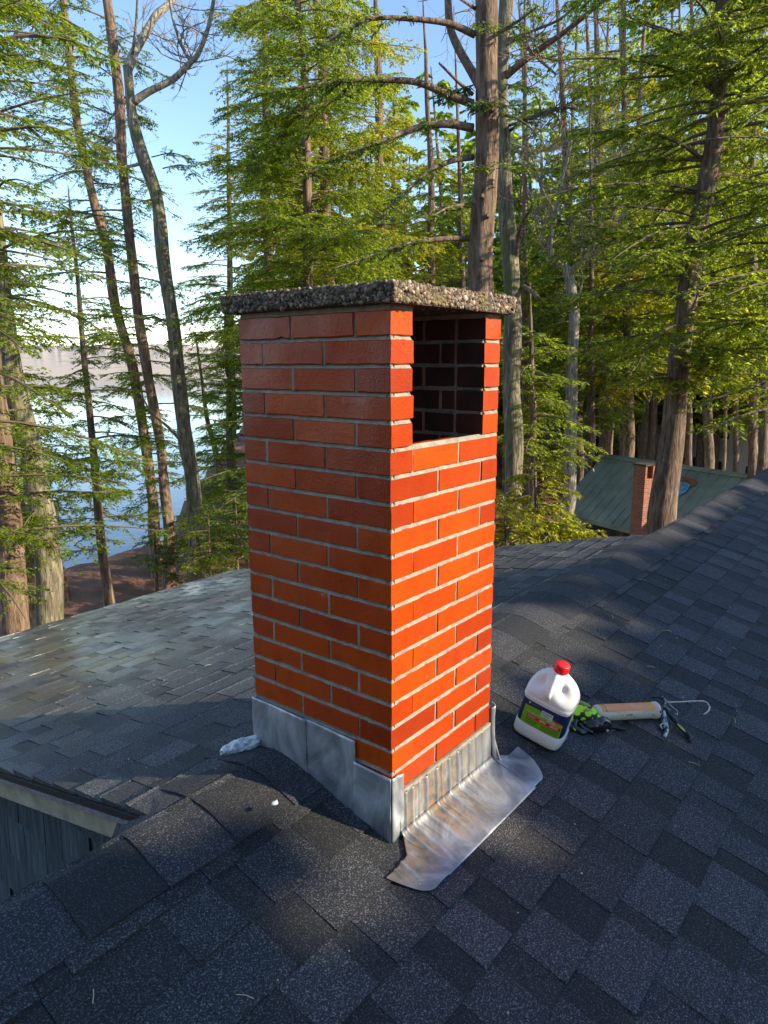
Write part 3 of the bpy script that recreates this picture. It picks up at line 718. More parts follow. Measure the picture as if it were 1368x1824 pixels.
def lathe(prof, n, fn, name, mat, parent, smooth=True):
    V = []; 
    for r_, z in prof:
        for i in range(n): a = 2 * PI * i / n; V.append((r_ * math.cos(a), r_ * math.sin(a), z))
    Q = [(a * n + i, a * n + (i + 1) % n, (a + 1) * n + (i + 1) % n, (a + 1) * n + i) for a in range(len(prof) - 1) for i in range(n)]
    return fast(name, fn(np.array(V)), np.array(Q), mat, parent, smooth)
M_RED = plastic('red_cap_plastic', (.72, .012, .02), .35)
lathe([(0.0001, .272), (.0265, .272), (.0268, .274), (.0262, .297), (.0245, .3), (.0001, .3005)], 48, J, 'cap', M_RED, jug)
# label wraps: map (arc length, height) to the jug wall
ang_t = np.linspace(-PI / 2 - 1.45, -PI / 2 + 1.45, 600); pt = np.array([jr(t, 1, 5) for t in ang_t]) * [jA * .965, jB * .965]
arc = np.concatenate([[0], np.cumsum(np.linalg.norm(np.diff(pt, axis=0), axis=1))]); arc -= arc[300]
nrm_ = np.gradient(pt, axis=0); nrm_ = np.stack([nrm_[:, 1], -nrm_[:, 0]], 1); nrm_ /= np.linalg.norm(nrm_, axis=1)[:, None]
def LB(s, z, off):
    s = np.asarray(s, float); P = np.stack([np.interp(s, arc, pt[:, 0]) + np.interp(s, arc, nrm_[:, 0]) * off, np.interp(s, arc, pt[:, 1]) + np.interp(s, arc, nrm_[:, 1]) * off, np.asarray(z, float) + 0 * s], 1); return J(P)
def patch(s0, s1, z0, z1, off, name, mat, parent, nx=40, ztop=None):
    u = np.linspace(0, 1, nx + 1); s = s0 + (s1 - s0) * u; zt = np.array([z1 if ztop is None else ztop(a) for a in u]); zb = np.full(nx + 1, z0)
    V = np.vstack([LB(s, zb, off), LB(s, zt, off)]); Q = [(i, i + 1, nx + 2 + i, nx + 1 + i) for i in range(nx)]
    return fast(name, V, np.array(Q), mat, parent)
M_NAVY = plastic('navy_label', (.010, .018, .10), .4); M_GREEN = plastic('green_label', (.20, .46, .01), .4); M_LRED = plastic('red_label_band', (.62, .01, .02), .4)
M_LGREY = plastic('pale_logo_plate', (.60, .66, .66), .4); M_LDK = plastic('dark_green_print', (.02, .12, .01), .5); M_LW = plastic('white_print', (.8, .82, .75), .5); M_LPL = plastic('light_green_print', (.45, .7, .4), .5); M_INK = plastic('navy_print', (.01, .015, .06), .5); M_LBL = plastic('pale_blue_print', (.10, .13, .33), .5); M_LOR = plastic('orange_print', (.75, .13, .01), .5)
lab = patch(-.128, .128, .0565, .1495, .0006, 'label', M_NAVY, jug, 90)
patch(-.066, .078, .0570, .12, .0010, 'green_panel', M_GREEN, lab, 50, lambda u: .128 + .006 * math.sin(u * 4.2) - .012 * u)
patch(-.050, .074, .085, .099, .0013, 'warning_band', M_LRED, lab)
patch(-.004, .038, .112, .136, .0015, 'logo_plate', M_LGREY, lab)
patch(.044, .070, .1085, .1165, .0013, 'small_panel', M_LOR, lab)
def text(txt, s0, z0, size, off, mat, parent, xs=1.0, name='lettering'):
    cu = bpy.data.curves.new('t', 'FONT'); cu.body = txt; cu.size = size; cu.resolution_u = 2
    ob = bpy.data.objects.new('t', cu); col.objects.link(ob); dg = bpy.context.evaluated_depsgraph_get(); me = bpy.data.meshes.new_from_object(ob.evaluated_get(dg))
    V = np.array([v.co[:] for v in me.vertices]); T = []
    me.calc_loop_triangles(); T = np.array([t.vertices[:] for t in me.loop_triangles])
    bpy.data.objects.remove(ob); bpy.data.curves.remove(cu); bpy.data.meshes.remove(me)
    fn = parent_map[0]
    return fast(name, fn(s0 + V[:, 0] * xs, z0 + V[:, 1], off), T, mat, parent)
parent_map = [LB]
text('MURIATIC', -.054, .1035, .0125, .0014, M_LPL, lab, 1.12); text('ACID', .022, .1022, .0125, .0014, M_LW, lab, 1.0)
text('KLEAN', -.001, .1252, .0105, .0018, M_INK, lab, 1.05); text('STRIP', .001, .1148, .0105, .0018, M_INK, lab, 1.05)
mb = MB()
def bars(s0, s1, z0, n, dz, off, r, h=.0011):
    for k in range(n):
        s = s0
        while s < s1 - .003:
            L = r.uniform(.003, .009); e2 = min(s + L, s1); z = z0 - k * dz
            V = LB(np.array([s, e2, e2, s]), np.array([z, z, z + h, z + h]), off); mb.add(V, [(0, 1, 2, 3)]); s = e2 + .0012
r = np.random.RandomState(2)
bars(-.048, -.004, .0815, 8, .0028, .0013, r); bars(.008, .070, .0815, 8, .0028, .0013, r); mb.build('small_print', M_LDK, lab)
mb = MB(); bars(-.046, -.016, .0935, 2, .0035, .0016, r); bars(-.002, .022, .094, 2, .0035, .0016, r, .002); bars(.036, .068, .0955, 3, .003, .0016, r); mb.build('white_print', M_LW, lab)
mb = MB(); bars(-.044, -.018, .1425, 2, .0032, .001, r, .0017); bars(-.126, -.10, .145, 24, .0033, .001, r, .0012); bars(.10, .126, .142, 22, .0035, .001, r, .0012); mb.build('blue_print', M_LBL, lab)
th_ = np.linspace(0, 2 * PI, 17)[:-1]; fast('round_mark', LB(-.052 + .004 * np.cos(th_), .141 + .004 * np.sin(th_), .0012), np.array([(0, i, i + 1) for i in range(1, 15)]), M_LPL, lab)

# ---- caulking gun
def G(px, py, h): return onnear(px, py, h)
gA, gB = G(1060, 1270, .036), G(1164, 1265, .036)
gun = empty('caulking_gun', tuple(G(1100, 1285, 0)), 'caulking gun with orange and cream barrel and bare metal rod lying on the shingles', 'caulking gun')
ax = gB - gA; GL = np.linalg.norm(ax); ax /= GL; gu = NN - ax * (NN @ ax); gu /= np.linalg.norm(gu); gs = np.cross(ax, gu)   # gs points across
def GV(V): V = np.asarray(V, float); return gA + V[:, 2:3] * ax + V[:, 0:1] * gs + V[:, 1:2] * gu
def dirty(name, c, d, lo=.5, hi=.62, rough=.5, metal=0, sc=30):
    m = N(name); v = m.coord(); k = m.ramp(m.noise(v, sc, 6, .75), [(lo, (0, 0, 0)), (hi, (1, 1, 1))]); m.set(Base_Color=m.mix(k, c, d), Roughness=rough, Metallic=metal); m.bump(m.noise(v, sc * 3, 4), .3, .002); return m.m
M_CREAM = dirty('dirty_cream_tube', (.72, .66, .54), (.28, .22, .16), .54, .7)
M_ORG = dirty('orange_tube_label', (.85, .30, .10), (.80, .38, .20), .45, .6); M_ORG2 = plastic('bright_orange_label', (.9, .33, .02), .4)
M_GREY = dirty('grey_metal', (.30, .31, .33), (.10, .10, .11), .45, .6, .45, .7)
RB = .0305
lathe([(.001, 0), (.022, .0), (RB - .001, .004), (RB, .010), (RB, GL - .004), (RB + .0025, GL - .003), (RB + .0025, GL + .010), (.02, GL + .012), (.001, GL + .012)], 48, GV, 'barrel', M_CREAM, gun)
def cyl_patch(a0, a1, z0, z1, off, name, mat, parent):
    a = np.linspace(a0, a1, 24); r_ = RB + off; V = []
    for z in (z0, z1):
        for t in a: V.append((r_ * math.cos(t), r_ * math.sin(t), z))
    return fast(name, GV(V), np.array([(i, i + 1, 25 + i, 24 + i) for i in range(23)]), mat, parent, True)
brl = gun.children[0]
side = 1 if (gs @ (CAM - gA)) > 0 else -1
def AR(d): return rad(d) if side > 0 else PI - rad(d)      # 0 = towards the camera, 90 = up
cyl_patch(AR(42), AR(170), .034, GL - .045, .0008, 'orange_label', M_ORG, brl); cyl_patch(AR(42), AR(170), GL - .044, GL - .016, .0008, 'orange_label', M_ORG2, brl)
cyl_patch(AR(42), AR(170), .011, .027, .0008, 'orange_label', M_ORG2, brl); cyl_patch(AR(42), AR(170), .0272, .0335, .0008, 'grey_band', M_GREY, brl)
def GM(s, z, off):
    a = AR(8) + (1 if side > 0 else -1) * (z / RB); zz = s
    V = np.stack([(RB + off) * np.cos(a), (RB + off) * np.sin(a), zz], 1); return GV(V)
parent_map[0] = GM
M_BLK = plastic('black_print', (.02, .02, .02), .5)
text('SUPPE', .118, -.001, .0125, .001, M_BLK, brl, 1.0)
parent_map[0] = GM
fast('yellow_mark', GM(np.array([.098, .112, .105]), np.array([0, 0, .011]), .001), np.array([(0, 1, 2)]), plastic('yellow_mark', (.85, .55, .02), .5), brl)
mb = MB(); mb.tube(GV([(0, 0, -.001), (0, 0, -.02), (.0, -.002, -.055)]), [.012, .011, .006], 14); mb.build('nozzle', plastic('pale_blue_nozzle', (.45, .52, .62), .4), gun, True)
mb = MB(); mb.tube(GV([(side * -.006, .004, -.018), (side * -.008, .022, -.020)]), [.0018, .0014], 6); mb.build('puncture_wire', M_GREY, gun, True)
# rear frame, handle, trigger, rod
M_WORN = dirty('worn_black_paint', (.02, .022, .026), (.50, .50, .50), .58, .64, .35, .3, 45)
M_WORN2 = dirty('sealant_smeared_metal', (.50, .50, .50), (.03, .03, .035), .50, .56, .45, .3, 38)
mb = MB(); mb.tube([G(1166, 1264, .036), G(1172, 1262, .036)], [.027, .022], 20); mb.tube([G(1172, 1262, .036), G(1184, 1260, .035)], [.018, .014], 12)
for a in ((1170, 1250), (1176, 1268), (1182, 1253)): mb.tube([G(a[0], a[1], .030), G(a[0], a[1], .052)], .005, 8)
mb.tube([G(1162, 1243, .05), G(1172, 1241, .05), G(1181, 1246, .046), G(1186, 1258, .042)], .0042, 8)
mb.build('frame', M_WORN, gun, True)
mb = MB(); P = [G(*p) for p in ((1179, 1258, .030), (1181, 1270, .026), (1184, 1285, .020), (1186, 1298, .016), (1186, 1306, .013), (1184, 1313, .012))]
mb.tube(P, [.010, .0115, .0115, .011, .009, .005], 12); mb.tube([G(1184, 1288, .02), G(1176, 1292, .018), G(1180, 1300, .016)], [.006, .004, .003], 8); mb.build('handle', M_WORN2, gun, True)
mb = MB(); P = [G(*p) for p in ((1183, 1262, .036), (1193, 1274, .030), (1203, 1285, .026), (1214, 1297, .021), (1224, 1307, .016), (1230, 1316, .012), (1228, 1321, .010))]
mb.tube(P, [.007, .008, .0085, .009, .0095, .008, .004], 12); tr = mb.build('trigger', M_WORN, gun, True)
mb = MB(); P = [G(*p) for p in ((1207, 1290, .0335), (1213, 1296, .0315), (1220, 1303, .028))]; mb.tube(P, [.003, .0042, .003], 8); mb.build('yellow_green_strip', plastic('yellow_green_strip', (.55, .62, .15), .5), tr, True)
mb = MB(); P = [G(*p) for p in ((1180, 1240, .050), (1188, 1249, .048), (1197, 1259, .042), (1206, 1266, .036), (1207, 1274, .03), (1200, 1270, .034), (1190, 1262, .040), (1183, 1252, .045))]; mb.tube(P, .0022, 8); mb.build('wire_release', M_WORN2, gun, True)
mb = MB(); P = [G(*p) for p in ((1182, 1251, .036), (1210, 1250.5, .034), (1235, 1249, .033), (1253, 1249, .032), (1260, 1252, .031), (1264, 1259, .028), (1263, 1265, .024), (1258, 1270, .018), (1253, 1273, .012))]
mb.tube(P, .0033, 10); mb.build('rod', dirty('rusty_pale_rod', (.62, .56, .46), (.30, .17, .10), .52, .66, .4, .5, 60), gun, True)

# ---- work glove
gl = empty('work_glove', tuple(G(1050, 1290, 0)), 'crumpled lime green and black work glove lying between the jug and the gun', 'glove')
m = N('lime_black_glove_back'); v = m.coord(); vo = m.n('ShaderNodeTexVoronoi', i_Scale=26.0); m.l(m.coord((1, 1.6, 1)), vo.inputs['Vector'])
k = m.math('ADD', vo.outputs['Distance'], m.math('MULTIPLY', m.noise(v, 30, 3), .5)); m.set(Base_Color=m.ramp(k, [(.74, (.45, .85, .015)), (.80, (.02, .03, .015))]), Roughness=.6); m.bump(m.noise(v, 60, 4), .6, .004); M_LIME = m.m
M_RUB = simple('shiny_black_rubber', (.012, .012, .014), .25, coat=.4, sc=30, bump=.4); M_RUB.name = 'black_rubber'
m = N('olive_knit'); v = m.coord(); m.set(Base_Color=m.ramp(m.noise(v, 50, 4), [(.4, (.20, .26, .06)), (.6, (.40, .45, .16))]), Roughness=.8); M_OLV = m.m
def skin(chain_list, name, mat, parent, lumpamp=.12, sd=1):
    mbb = MB()
    for P, R in chain_list:
        P = np.array(P); n = 5; t = np.linspace(0, len(P) - 1, (len(P) - 1) * n + 1); Pi = np.stack([np.interp(t, range(len(P)), P[:, i]) for i in range(3)], 1); Ri = np.interp(t, range(len(P)), R)
        Pi[1:-1] = (Pi[:-2] + Pi[2:] + 2 * Pi[1:-1]) / 4
        mbb.tube(Pi, Ri, 18)
    o = mbb.build(name, mat, parent, True); me = o.data
    co = np.zeros(len(me.vertices) * 3, np.float32); me.vertices.foreach_get('co', co); co = co.reshape(-1, 3)
    nn = np.zeros(len(me.vertices) * 3, np.float32); me.vertices.foreach_get('normal', nn); nn = nn.reshape(-1, 3)
    co += nn * (vn(co[:, 0] * 70 + sd, co[:, 1] * 70, co[:, 2] * 70) * .010 + vn(co[:, 0] * 160 + sd, co[:, 1] * 160, co[:, 2] * 160) * .004)[:, None]
    me.vertices.foreach_set('co', co.ravel()); me.update(); return o
body = skin([([G(1016, 1272, .028), G(1034, 1270, .034), G(1050, 1276, .034), G(1064, 1284, .028)], [.018, .030, .033, .026])], 'glove_back', M_LIME, gl, sd=3)
skin([([G(1040, 1292, .018), G(1056, 1291, .026), G(1072, 1290, .027), G(1081, 1290, .024)], [.016, .027, .029, .022])], 'cuff', M_RUB, gl, sd=9)
for P in ([(1018, 1276, .022), (1012, 1284, .016), (1018, 1296, .011), (1026, 1302, .010)], [(1026, 1282, .018), (1024, 1294, .013), (1034, 1303, .011), (1044, 1304, .010)], [(1022, 1262, .030), (1012, 1262, .026), (1004, 1270, .02)], [(1032, 1290, .014), (1040, 1300, .012), (1056, 1304, .012)]):
    skin([([G(*p) for p in P], [.012, .0115, .010, .007][:len(P)])], 'finger', M_LIME if P[0][0] < 1024 else M_RUB, gl, sd=P[0][0])
skin([([G(1028, 1250, .040), G(1040, 1254, .046), G(1052, 1260, .046)], [.006, .008, .005])], 'knuckle_pad', M_OLV, gl, sd=5)
skin([([G(1040, 1265, .060), G(1047, 1266, .062), G(1054, 1269, .058)], [.005, .008, .005])], 'knuckle_pad', M_OLV, gl, sd=6)
s0, s1 = G(1080, 1295, .012), G(1115, 1297, .008); dd = s1 - s0; sw = np.cross(NN, dd); sw = sw / np.linalg.norm(sw) * .010
V = []; K = 12
for k in range(K + 1):
    t = k / K; c = s0 + dd * t + NN * (.003 * math.sin(t * 5)); wk = 1 if t < .9 else math.sqrt(max(.15, 1 - ((t - .9) / .1) ** 2))
    for hh in (0, .003):
        V += [c - sw * wk + NN * hh, c + sw * wk + NN * hh]
Q = []
for k in range(K):
    a = 4 * k; b = a + 4; Q += [(a + 2, a + 3, b + 3, b + 2), (a + 1, a, b, b + 1), (a, a + 2, b + 2, b), (a + 3, a + 1, b + 1, b + 3)]
Q.append((4 * K, 4 * K + 2, 4 * K + 3, 4 * K + 1)); fast('strap', V, np.array(Q), simple('black_webbing', (.015, .015, .017), .7, sc=200), gl)
mb = MB(); mb.tube([G(1081, 1302, .012), G(1082, 1293, .022)], [.006, .003], 6); mb.build('care_tag', M_WHITE, gl)

# ================================================================ TERRAIN, LAKE, HILLS
LAKE = -9.0
def shore(az): return np.interp(az, [-180, 46, 47.5, 50, 53, 56, 62, 70, 90, 110, 140, 180], [9e3, 9e3, 260, 95, 55, 37, 32.5, 30, 30, 42, 9e3, 9e3])
def gz(x, y):
    x = np.asarray(x, float); y = np.asarray(y, float); dx, dy = x - CAM[0], y - CAM[1]; d = np.hypot(dx, dy); az = np.degrees(np.arctan2(dy, dx))
    s = shore(az) + 2.5 * vn(az * .35, 3.3, 0) * (1 if True else 0)
    right = np.clip((50 - az) / 12, 0, 1)
    base = -7.55 - .45 * np.clip((d - 8) / 16, 0, 1)
    base = base * (1 - right) + right * (-8.1 + np.clip((d - 26) / 70, 0, 1) * 3.4 + np.clip((d - 96) / 300, 0, 1) * 14)
    k = np.clip((d - s + 5) / 5, 0, 1); base = base * (1 - k * k) + (-8.95) * k * k
    base = np.where(d > s, -8.95 - np.clip((d - s) * .25, 0, 3), base)
    base += (vn(x * .25, y * .25, 0) * .5 + vn(x * 1.1, y * 1.1, 4) * .16) * np.clip((s - d) / 3, 0, 1)
    return base
radii = np.concatenate([np.linspace(.5, 60, 150), np.geomspace(61, 2600, 60)]); azs = np.linspace(-180, 180, 541)[:-1]
RR, AA = np.meshgrid(radii, np.radians(azs), indexing='ij'); X = CAM[0] + RR * np.cos(AA); Y = CAM[1] + RR * np.sin(AA); Z = gz(X, Y)
nr, na = RR.shape; i, j = np.meshgrid(np.arange(nr - 1), np.arange(na), indexing='ij'); j2 = (j + 1) % na
Q = np.stack([i * na + j, (i + 1) * na + j, (i + 1) * na + j2, i * na + j2], -1).reshape(-1, 4)
V = np.stack([X, Y, Z], -1).reshape(-1, 3); c0 = len(V); V = np.vstack([V, [CAM[0], CAM[1], float(gz(CAM[0] + .3, CAM[1]))]])
tag(fast('ground', V, [Q, np.array([(c0, j, (j + 1) % na) for j in range(na)])], M_GROUND, None, True), kind='structure')
tag(fast('lake', [(-1500, -400, LAKE), (2600, -400, LAKE), (2600, 2600, LAKE), (-1500, 2600, LAKE)], np.array([(0, 1, 2, 3)]), M_WATER), kind='structure')
az = np.radians(np.arange(44, 135, .06)); rr = np.linspace(470, 900, 26)
RR, AA = np.meshgrid(rr, az, indexing='ij'); X = CAM[0] + RR * np.cos(AA); Y = CAM[1] + RR * np.sin(AA)
pf = np.clip((RR - 470) / 230, 0, 1); ad = np.degrees(AA)
Hh = 27 + 7 * vn(ad * .16, 1.7, 0) - 5 * np.clip((ad - 66) / 10, 0, 1)
Z = LAKE - 1 + pf ** .75 * Hh + vn(ad * 5, 3, 2) * 1.6 * np.clip(pf * 1.2 - .2, 0, 1)
nr, na = RR.shape; i, j = np.meshgrid(np.arange(nr - 1), np.arange(na - 1), indexing='ij')
Q = np.stack([i * na + j, (i + 1) * na + j, (i + 1) * na + j + 1, i * na + j + 1], -1).reshape(-1, 4)
tag(fast('hills', np.stack([X, Y, Z], -1).reshape(-1, 3), Q, M_HILL, None, True), kind='structure')

# ================================================================ CABIN AND WHITE HOUSE
cab = None
RZ, EZ = -4.0, -6.09
A = hit(1077, 811, (0, 0, RZ), (0, 0, 1)); B = hit(1313, 845, (0, 0, RZ), (0, 0, 1)); P = hit(975, 905, (0, 0, EZ), (0, 0, 1))
cu_ = (B - A) / np.linalg.norm(B - A); rn = np.array([cu_[1], -cu_[0], 0]); run = (P - A) @ rn
if run < 0: rn = -rn; run = -run
LC = np.linalg.norm(B - A) * 1.35; zup = np.array([0, 0, 1.])
P0 = A + (P - A) @ cu_ * cu_ * 0
def CB(u, v, z): return A + cu_ * u + rn * v + zup * (z - RZ)
cab = empty('cabin', tuple(CB(LC / 2, 0, -8.4)), 'small brown cabin with green metal roof and brick chimney among the trees', 'cabin')
sl_ = (EZ - RZ) / run
M_GRN = N('green_metal_roof'); v = M_GRN.coord(); M_GRN.set(Base_Color=M_GRN.ramp(M_GRN.noise(v, 1.1, 5), [(.35, (.22, .26, .23)), (.65, (.33, .37, .33))]), Roughness=.42, Metallic=.3); M_GRN = M_GRN.m
mb = MB()
def slab_(u0, u1, v0, v1, t0, t1, sgn=1, mbx=None):
    c = lambda u, v, t: CB(u, v * sgn, RZ + sl_ * abs(v) + t)
    (mbx or mb).hexa([c(u0, v0, t0), c(u1, v0, t0), c(u1, v1, t0), c(u0, v1, t0), c(u0, v0, t1), c(u1, v0, t1), c(u1, v1, t1), c(u0, v1, t1)])
slab_(0, LC, 0.0, run, -.10, 0); rf = mb.build('roof', M_GRN, cab)
mb = MB(); slab_(0, LC, 0.0, run, -.10, 0, -1); mb.build('roof', M_GRN, cab)
mb = MB(); u = .02
while u < LC: slab_(u, u + .035, .05, run + .01, .001, .05); slab_(u, u + .035, .05, run, .001, .05, -1); u += .42
slab_(-.02, LC + .02, 0, .14, .052, .075); slab_(-.02, LC + .02, 0, .14, .052, .075, -1); slab_(-.03, -.001, 0, run + .01, -.14, .03); slab_(0, LC, run, run + .03, -.16, .01)
mb.build('seams', M_GRN, rf)
M_LOG = N('brown_log_wall'); v = M_LOG.coord((1, 1, 1)); wv = M_LOG.n('ShaderNodeTexWave', i_Scale=2.2); wv.bands_direction = 'Z'; M_LOG.l(v, wv.inputs[0]); M_LOG.set(Base_Color=M_LOG.ramp(wv.outputs['Fac'], [(.1, (.02, .012, .008)), (.5, (.12, .06, .035))]), Roughness=.8); M_LOG = M_LOG.m
mb = MB(); c = lambda u, v, z: CB(u, v, z)
hv = run - .35
V = [c(.3, hv, -8.6), c(LC - .3, hv, -8.6), c(LC - .3, -hv, -8.6), c(.3, -hv, -8.6), c(.3, hv, RZ + sl_ * hv - .11), c(LC - .3, hv, RZ + sl_ * hv - .11), c(LC - .3, -hv, RZ + sl_ * hv - .11), c(.3, -hv, RZ + sl_ * hv - .11), c(.3, 0, RZ - .12), c(LC - .3, 0, RZ - .12)]
mb.add(V, [(0, 3, 2, 1), (0, 1, 5, 4), (2, 3, 7, 6), (4, 5, 9, 8), (7, 8, 9, 6)], [(3, 0, 4), (3, 4, 7), (7, 4, 8), (1, 2, 6), (1, 6, 5), (5, 6, 9)])
mb.build('wall', M_LOG, cab)
M_FR = simple('dark_brown_frame', (.10, .045, .025), .6, sc=5); M_GL = N('window_glass'); M_GL.set(Base_Color=(.05, .06, .06), Roughness=.06, Specular_IOR_Level=.8); M_GL = M_GL.m
for u in (.7, 1.55, 2.6, 3.7):
    zt = RZ + sl_ * hv - .3; mb = MB()
    for (a, b, z0, z1) in ((u, u + .7, zt - .06, zt), (u, u + .7, zt - 1.0, zt - .94), (u, u + .06, zt - .94, zt - .06), (u + .64, u + .7, zt - .94, zt - .06)):
        mb.hexa([c(a, hv + .001, z0), c(b, hv + .001, z0), c(b, hv + .04, z0), c(a, hv + .04, z0), c(a, hv + .001, z1), c(b, hv + .001, z1), c(b, hv + .04, z1), c(a, hv + .04, z1)])
    wn = mb.build('window', M_FR, cab); mb = MB(); a, b, z0, z1 = u + .06, u + .64, zt - .94, zt - .06
    mb.add([c(a, hv + .012, z0), c(b, hv + .012, z0), c(b, hv + .012, z1), c(a, hv + .012, z1)], [(0, 1, 2, 3)]); mb.build('pane', M_GL, wn)
m = N('small_red_brickwork'); tc = m.n('ShaderNodeTexCoord'); bt = m.n('ShaderNodeTexBrick', i_Scale=1.0); bt.inputs['Color1'].default_value = (.36, .10, .05, 1); bt.inputs['Color2'].default_value = (.22, .055, .03, 1); bt.inputs['Mortar'].default_value = (.28, .24, .2, 1)
bt.inputs['Mortar Size'].default_value = .008; bt.inputs['Brick Width'].default_value = .2; bt.inputs['Row Height'].default_value = .068
cx = m.n('ShaderNodeSeparateXYZ'); m.l(tc.outputs['Object'], cx.inputs[0]); cc = m.n('ShaderNodeCombineXYZ'); m.l(m.math('ADD', cx.outputs[0], m.math('MULTIPLY', cx.outputs[1], .8)), cc.inputs[0]); m.l(cx.outputs[2], cc.inputs[1]); m.l(cc.outputs[0], bt.inputs['Vector'])
m.set(Base_Color=bt.outputs['Color'], Roughness=.85); M_BRT = m.m
cc0 = hit(1157, 945, (0, 0, EZ), (0, 0, 1)); cu0 = (cc0 - A) @ cu_; cv0 = run + .10
ztop = float(at(1155, 826, math.hypot(*(cc0 - CAM)[:2]))[2])
def cbox(mb, u0, u1, v0, v1, z0, z1): mb.hexa([c(u0, v0, z0), c(u1, v0, z0), c(u1, v1, z0), c(u0, v1, z0), c(u0, v0, z1), c(u1, v0, z1), c(u1, v1, z1), c(u0, v1, z1)])
mb = MB(); hw = .25; cbox(mb, cu0 - hw, cu0 + hw, cv0 - hw, cv0 + hw, -8.6, ztop - .45)
for (a, b, d, e_) in ((-hw, hw, -hw, -hw + .09), (-hw, hw, hw - .09, hw), (-hw, -hw + .09, -hw + .09, hw - .09)): cbox(mb, cu0 + a, cu0 + b, cv0 + d, cv0 + e_, ztop - .45, ztop)
cbox(mb, cu0 + hw - .09, cu0 + hw, cv0 - hw + .09, cv0 - hw + .12, ztop - .45, ztop)
cc_ = mb.build('chimney', M_BRT, cab); mb = MB(); cbox(mb, cu0 - hw - .04, cu0 + hw + .04, cv0 - hw - .04, cv0 + hw + .04, ztop + .001, ztop + .06); mb.build('chimney_cap', M_CONC, cc_)
# blue tarp over a roof hole
pts = [(1205, 856), (1232, 862), (1222, 876), (1197, 890), (1190, 880)]
def onroof(px, py, t): nrm = np.cross(cu_, rn * 1 + zup * sl_); nrm /= np.linalg.norm(nrm); return hit(px, py, A + zup * t, nrm)
Vt = [onroof(*p, .06) for p in pts] + [onroof(*p, .085) for p in pts]
m = N('blue_tarp'); v = m.coord(); m.set(Base_Color=m.ramp(m.noise(v, 7, 4, .7), [(.42, (.05, .22, .42)), (.58, (.22, .50, .70)), (.63, (.05, .06, .07))]), Roughness=.4)
fast('blue_tarp', Vt, [np.array([(i, (i + 1) % 5, 5 + (i + 1) % 5, 5 + i) for i in range(5)]), np.array([(5, 5 + i, 6 + i) for i in range(1, 4)])], m.m, rf)
Vt = [onroof(*p, .04) for p in ((1213, 851), (1238, 856), (1242, 862), (1232, 868), (1228, 861), (1214, 857))]; V2 = [p + zup * .06 for p in Vt]
fast('rusty_flashing', Vt + V2, [np.array([(i, (i + 1) % 6, 6 + (i + 1) % 6, 6 + i) for i in range(6)]), np.array([(6, 6 + i, 7 + i) for i in range(1, 5)])], simple('rusty_sheet', (.28, .10, .05), .8), rf)
# white house beyond
w0 = at(1215, 760, 50); w1 = at(1400, 760, 44); wu = (w1 - w0); wu[2] = 0; WL_ = np.linalg.norm(wu); wu /= WL_; wv_ = np.array([-wu[1], wu[0], 0]); 
if wv_ @ (w0 - CAM) < 0: wv_ = -wv_
W0 = np.array([w0[0], w0[1], 0.]); c = lambda u, v, z: W0 + wu * u + wv_ * v + zup * z
wh = empty('white_house', tuple(c(WL_ / 2, 2, -7)), 'pale clapboard house half hidden behind the trunks at the right edge', 'house')
m = N('white_clapboard'); wvx = m.n('ShaderNodeTexWave', i_Scale=2.5); wvx.wave_profile = 'SAW'; wvx.bands_direction = 'Z'; m.l(m.coord(), wvx.inputs[0]); m.set(Base_Color=m.ramp(wvx.outputs['Fac'], [(0, (.42, .42, .42)), (.15, (.66, .66, .66))]), Roughness=.7)
mb = MB(); cbox(mb, 0, WL_, 0, 6, -9, -1.4); mb.build('wall', m.m, wh)
mb = MB(); mb.add([c(-.4, -.5, -1.45), c(WL_ + .4, -.5, -1.45), c(WL_ + .4, 3, .6), c(-.4, 3, .6), c(-.4, 6.5, -1.45), c(WL_ + .4, 6.5, -1.45), c(-.4, 3, -1.5), c(WL_ + .4, 3, -1.5)], [(0, 1, 2, 3), (3, 2, 5, 4), (0, 4, 5, 1)], [(0, 3, 4), (1, 5, 2)]); mb.build('roof', simple('grey_roofing', (.12, .12, .13), .9, sc=2), wh)
for u in (1.2, 3.4, 5.6):
    for z in (-3.4, -6.0):
        if u + 1 > WL_: continue
        mb = MB(); 
        for (a, b, z0, z1) in ((u, u + .9, z - .1, z), (u, u + .9, z - 1.4, z - 1.3), (u, u + .08, z - 1.3, z - .1), (u + .82, u + .9, z - 1.3, z - .1)): cbox(mb, a, b, -.06, -.002, z0, z1)
        wn = mb.build('window', simple('white_frame', (.7, .7, .7), .6, sc=4, bump=0), wh); mb = MB(); mb.add([c(u + .08, -.02, z - 1.3), c(u + .82, -.02, z - 1.3), c(u + .82, -.02, z - .1), c(u + .08, -.02, z - .1)], [(0, 1, 2, 3)]); mb.build('pane', M_GL, wn)

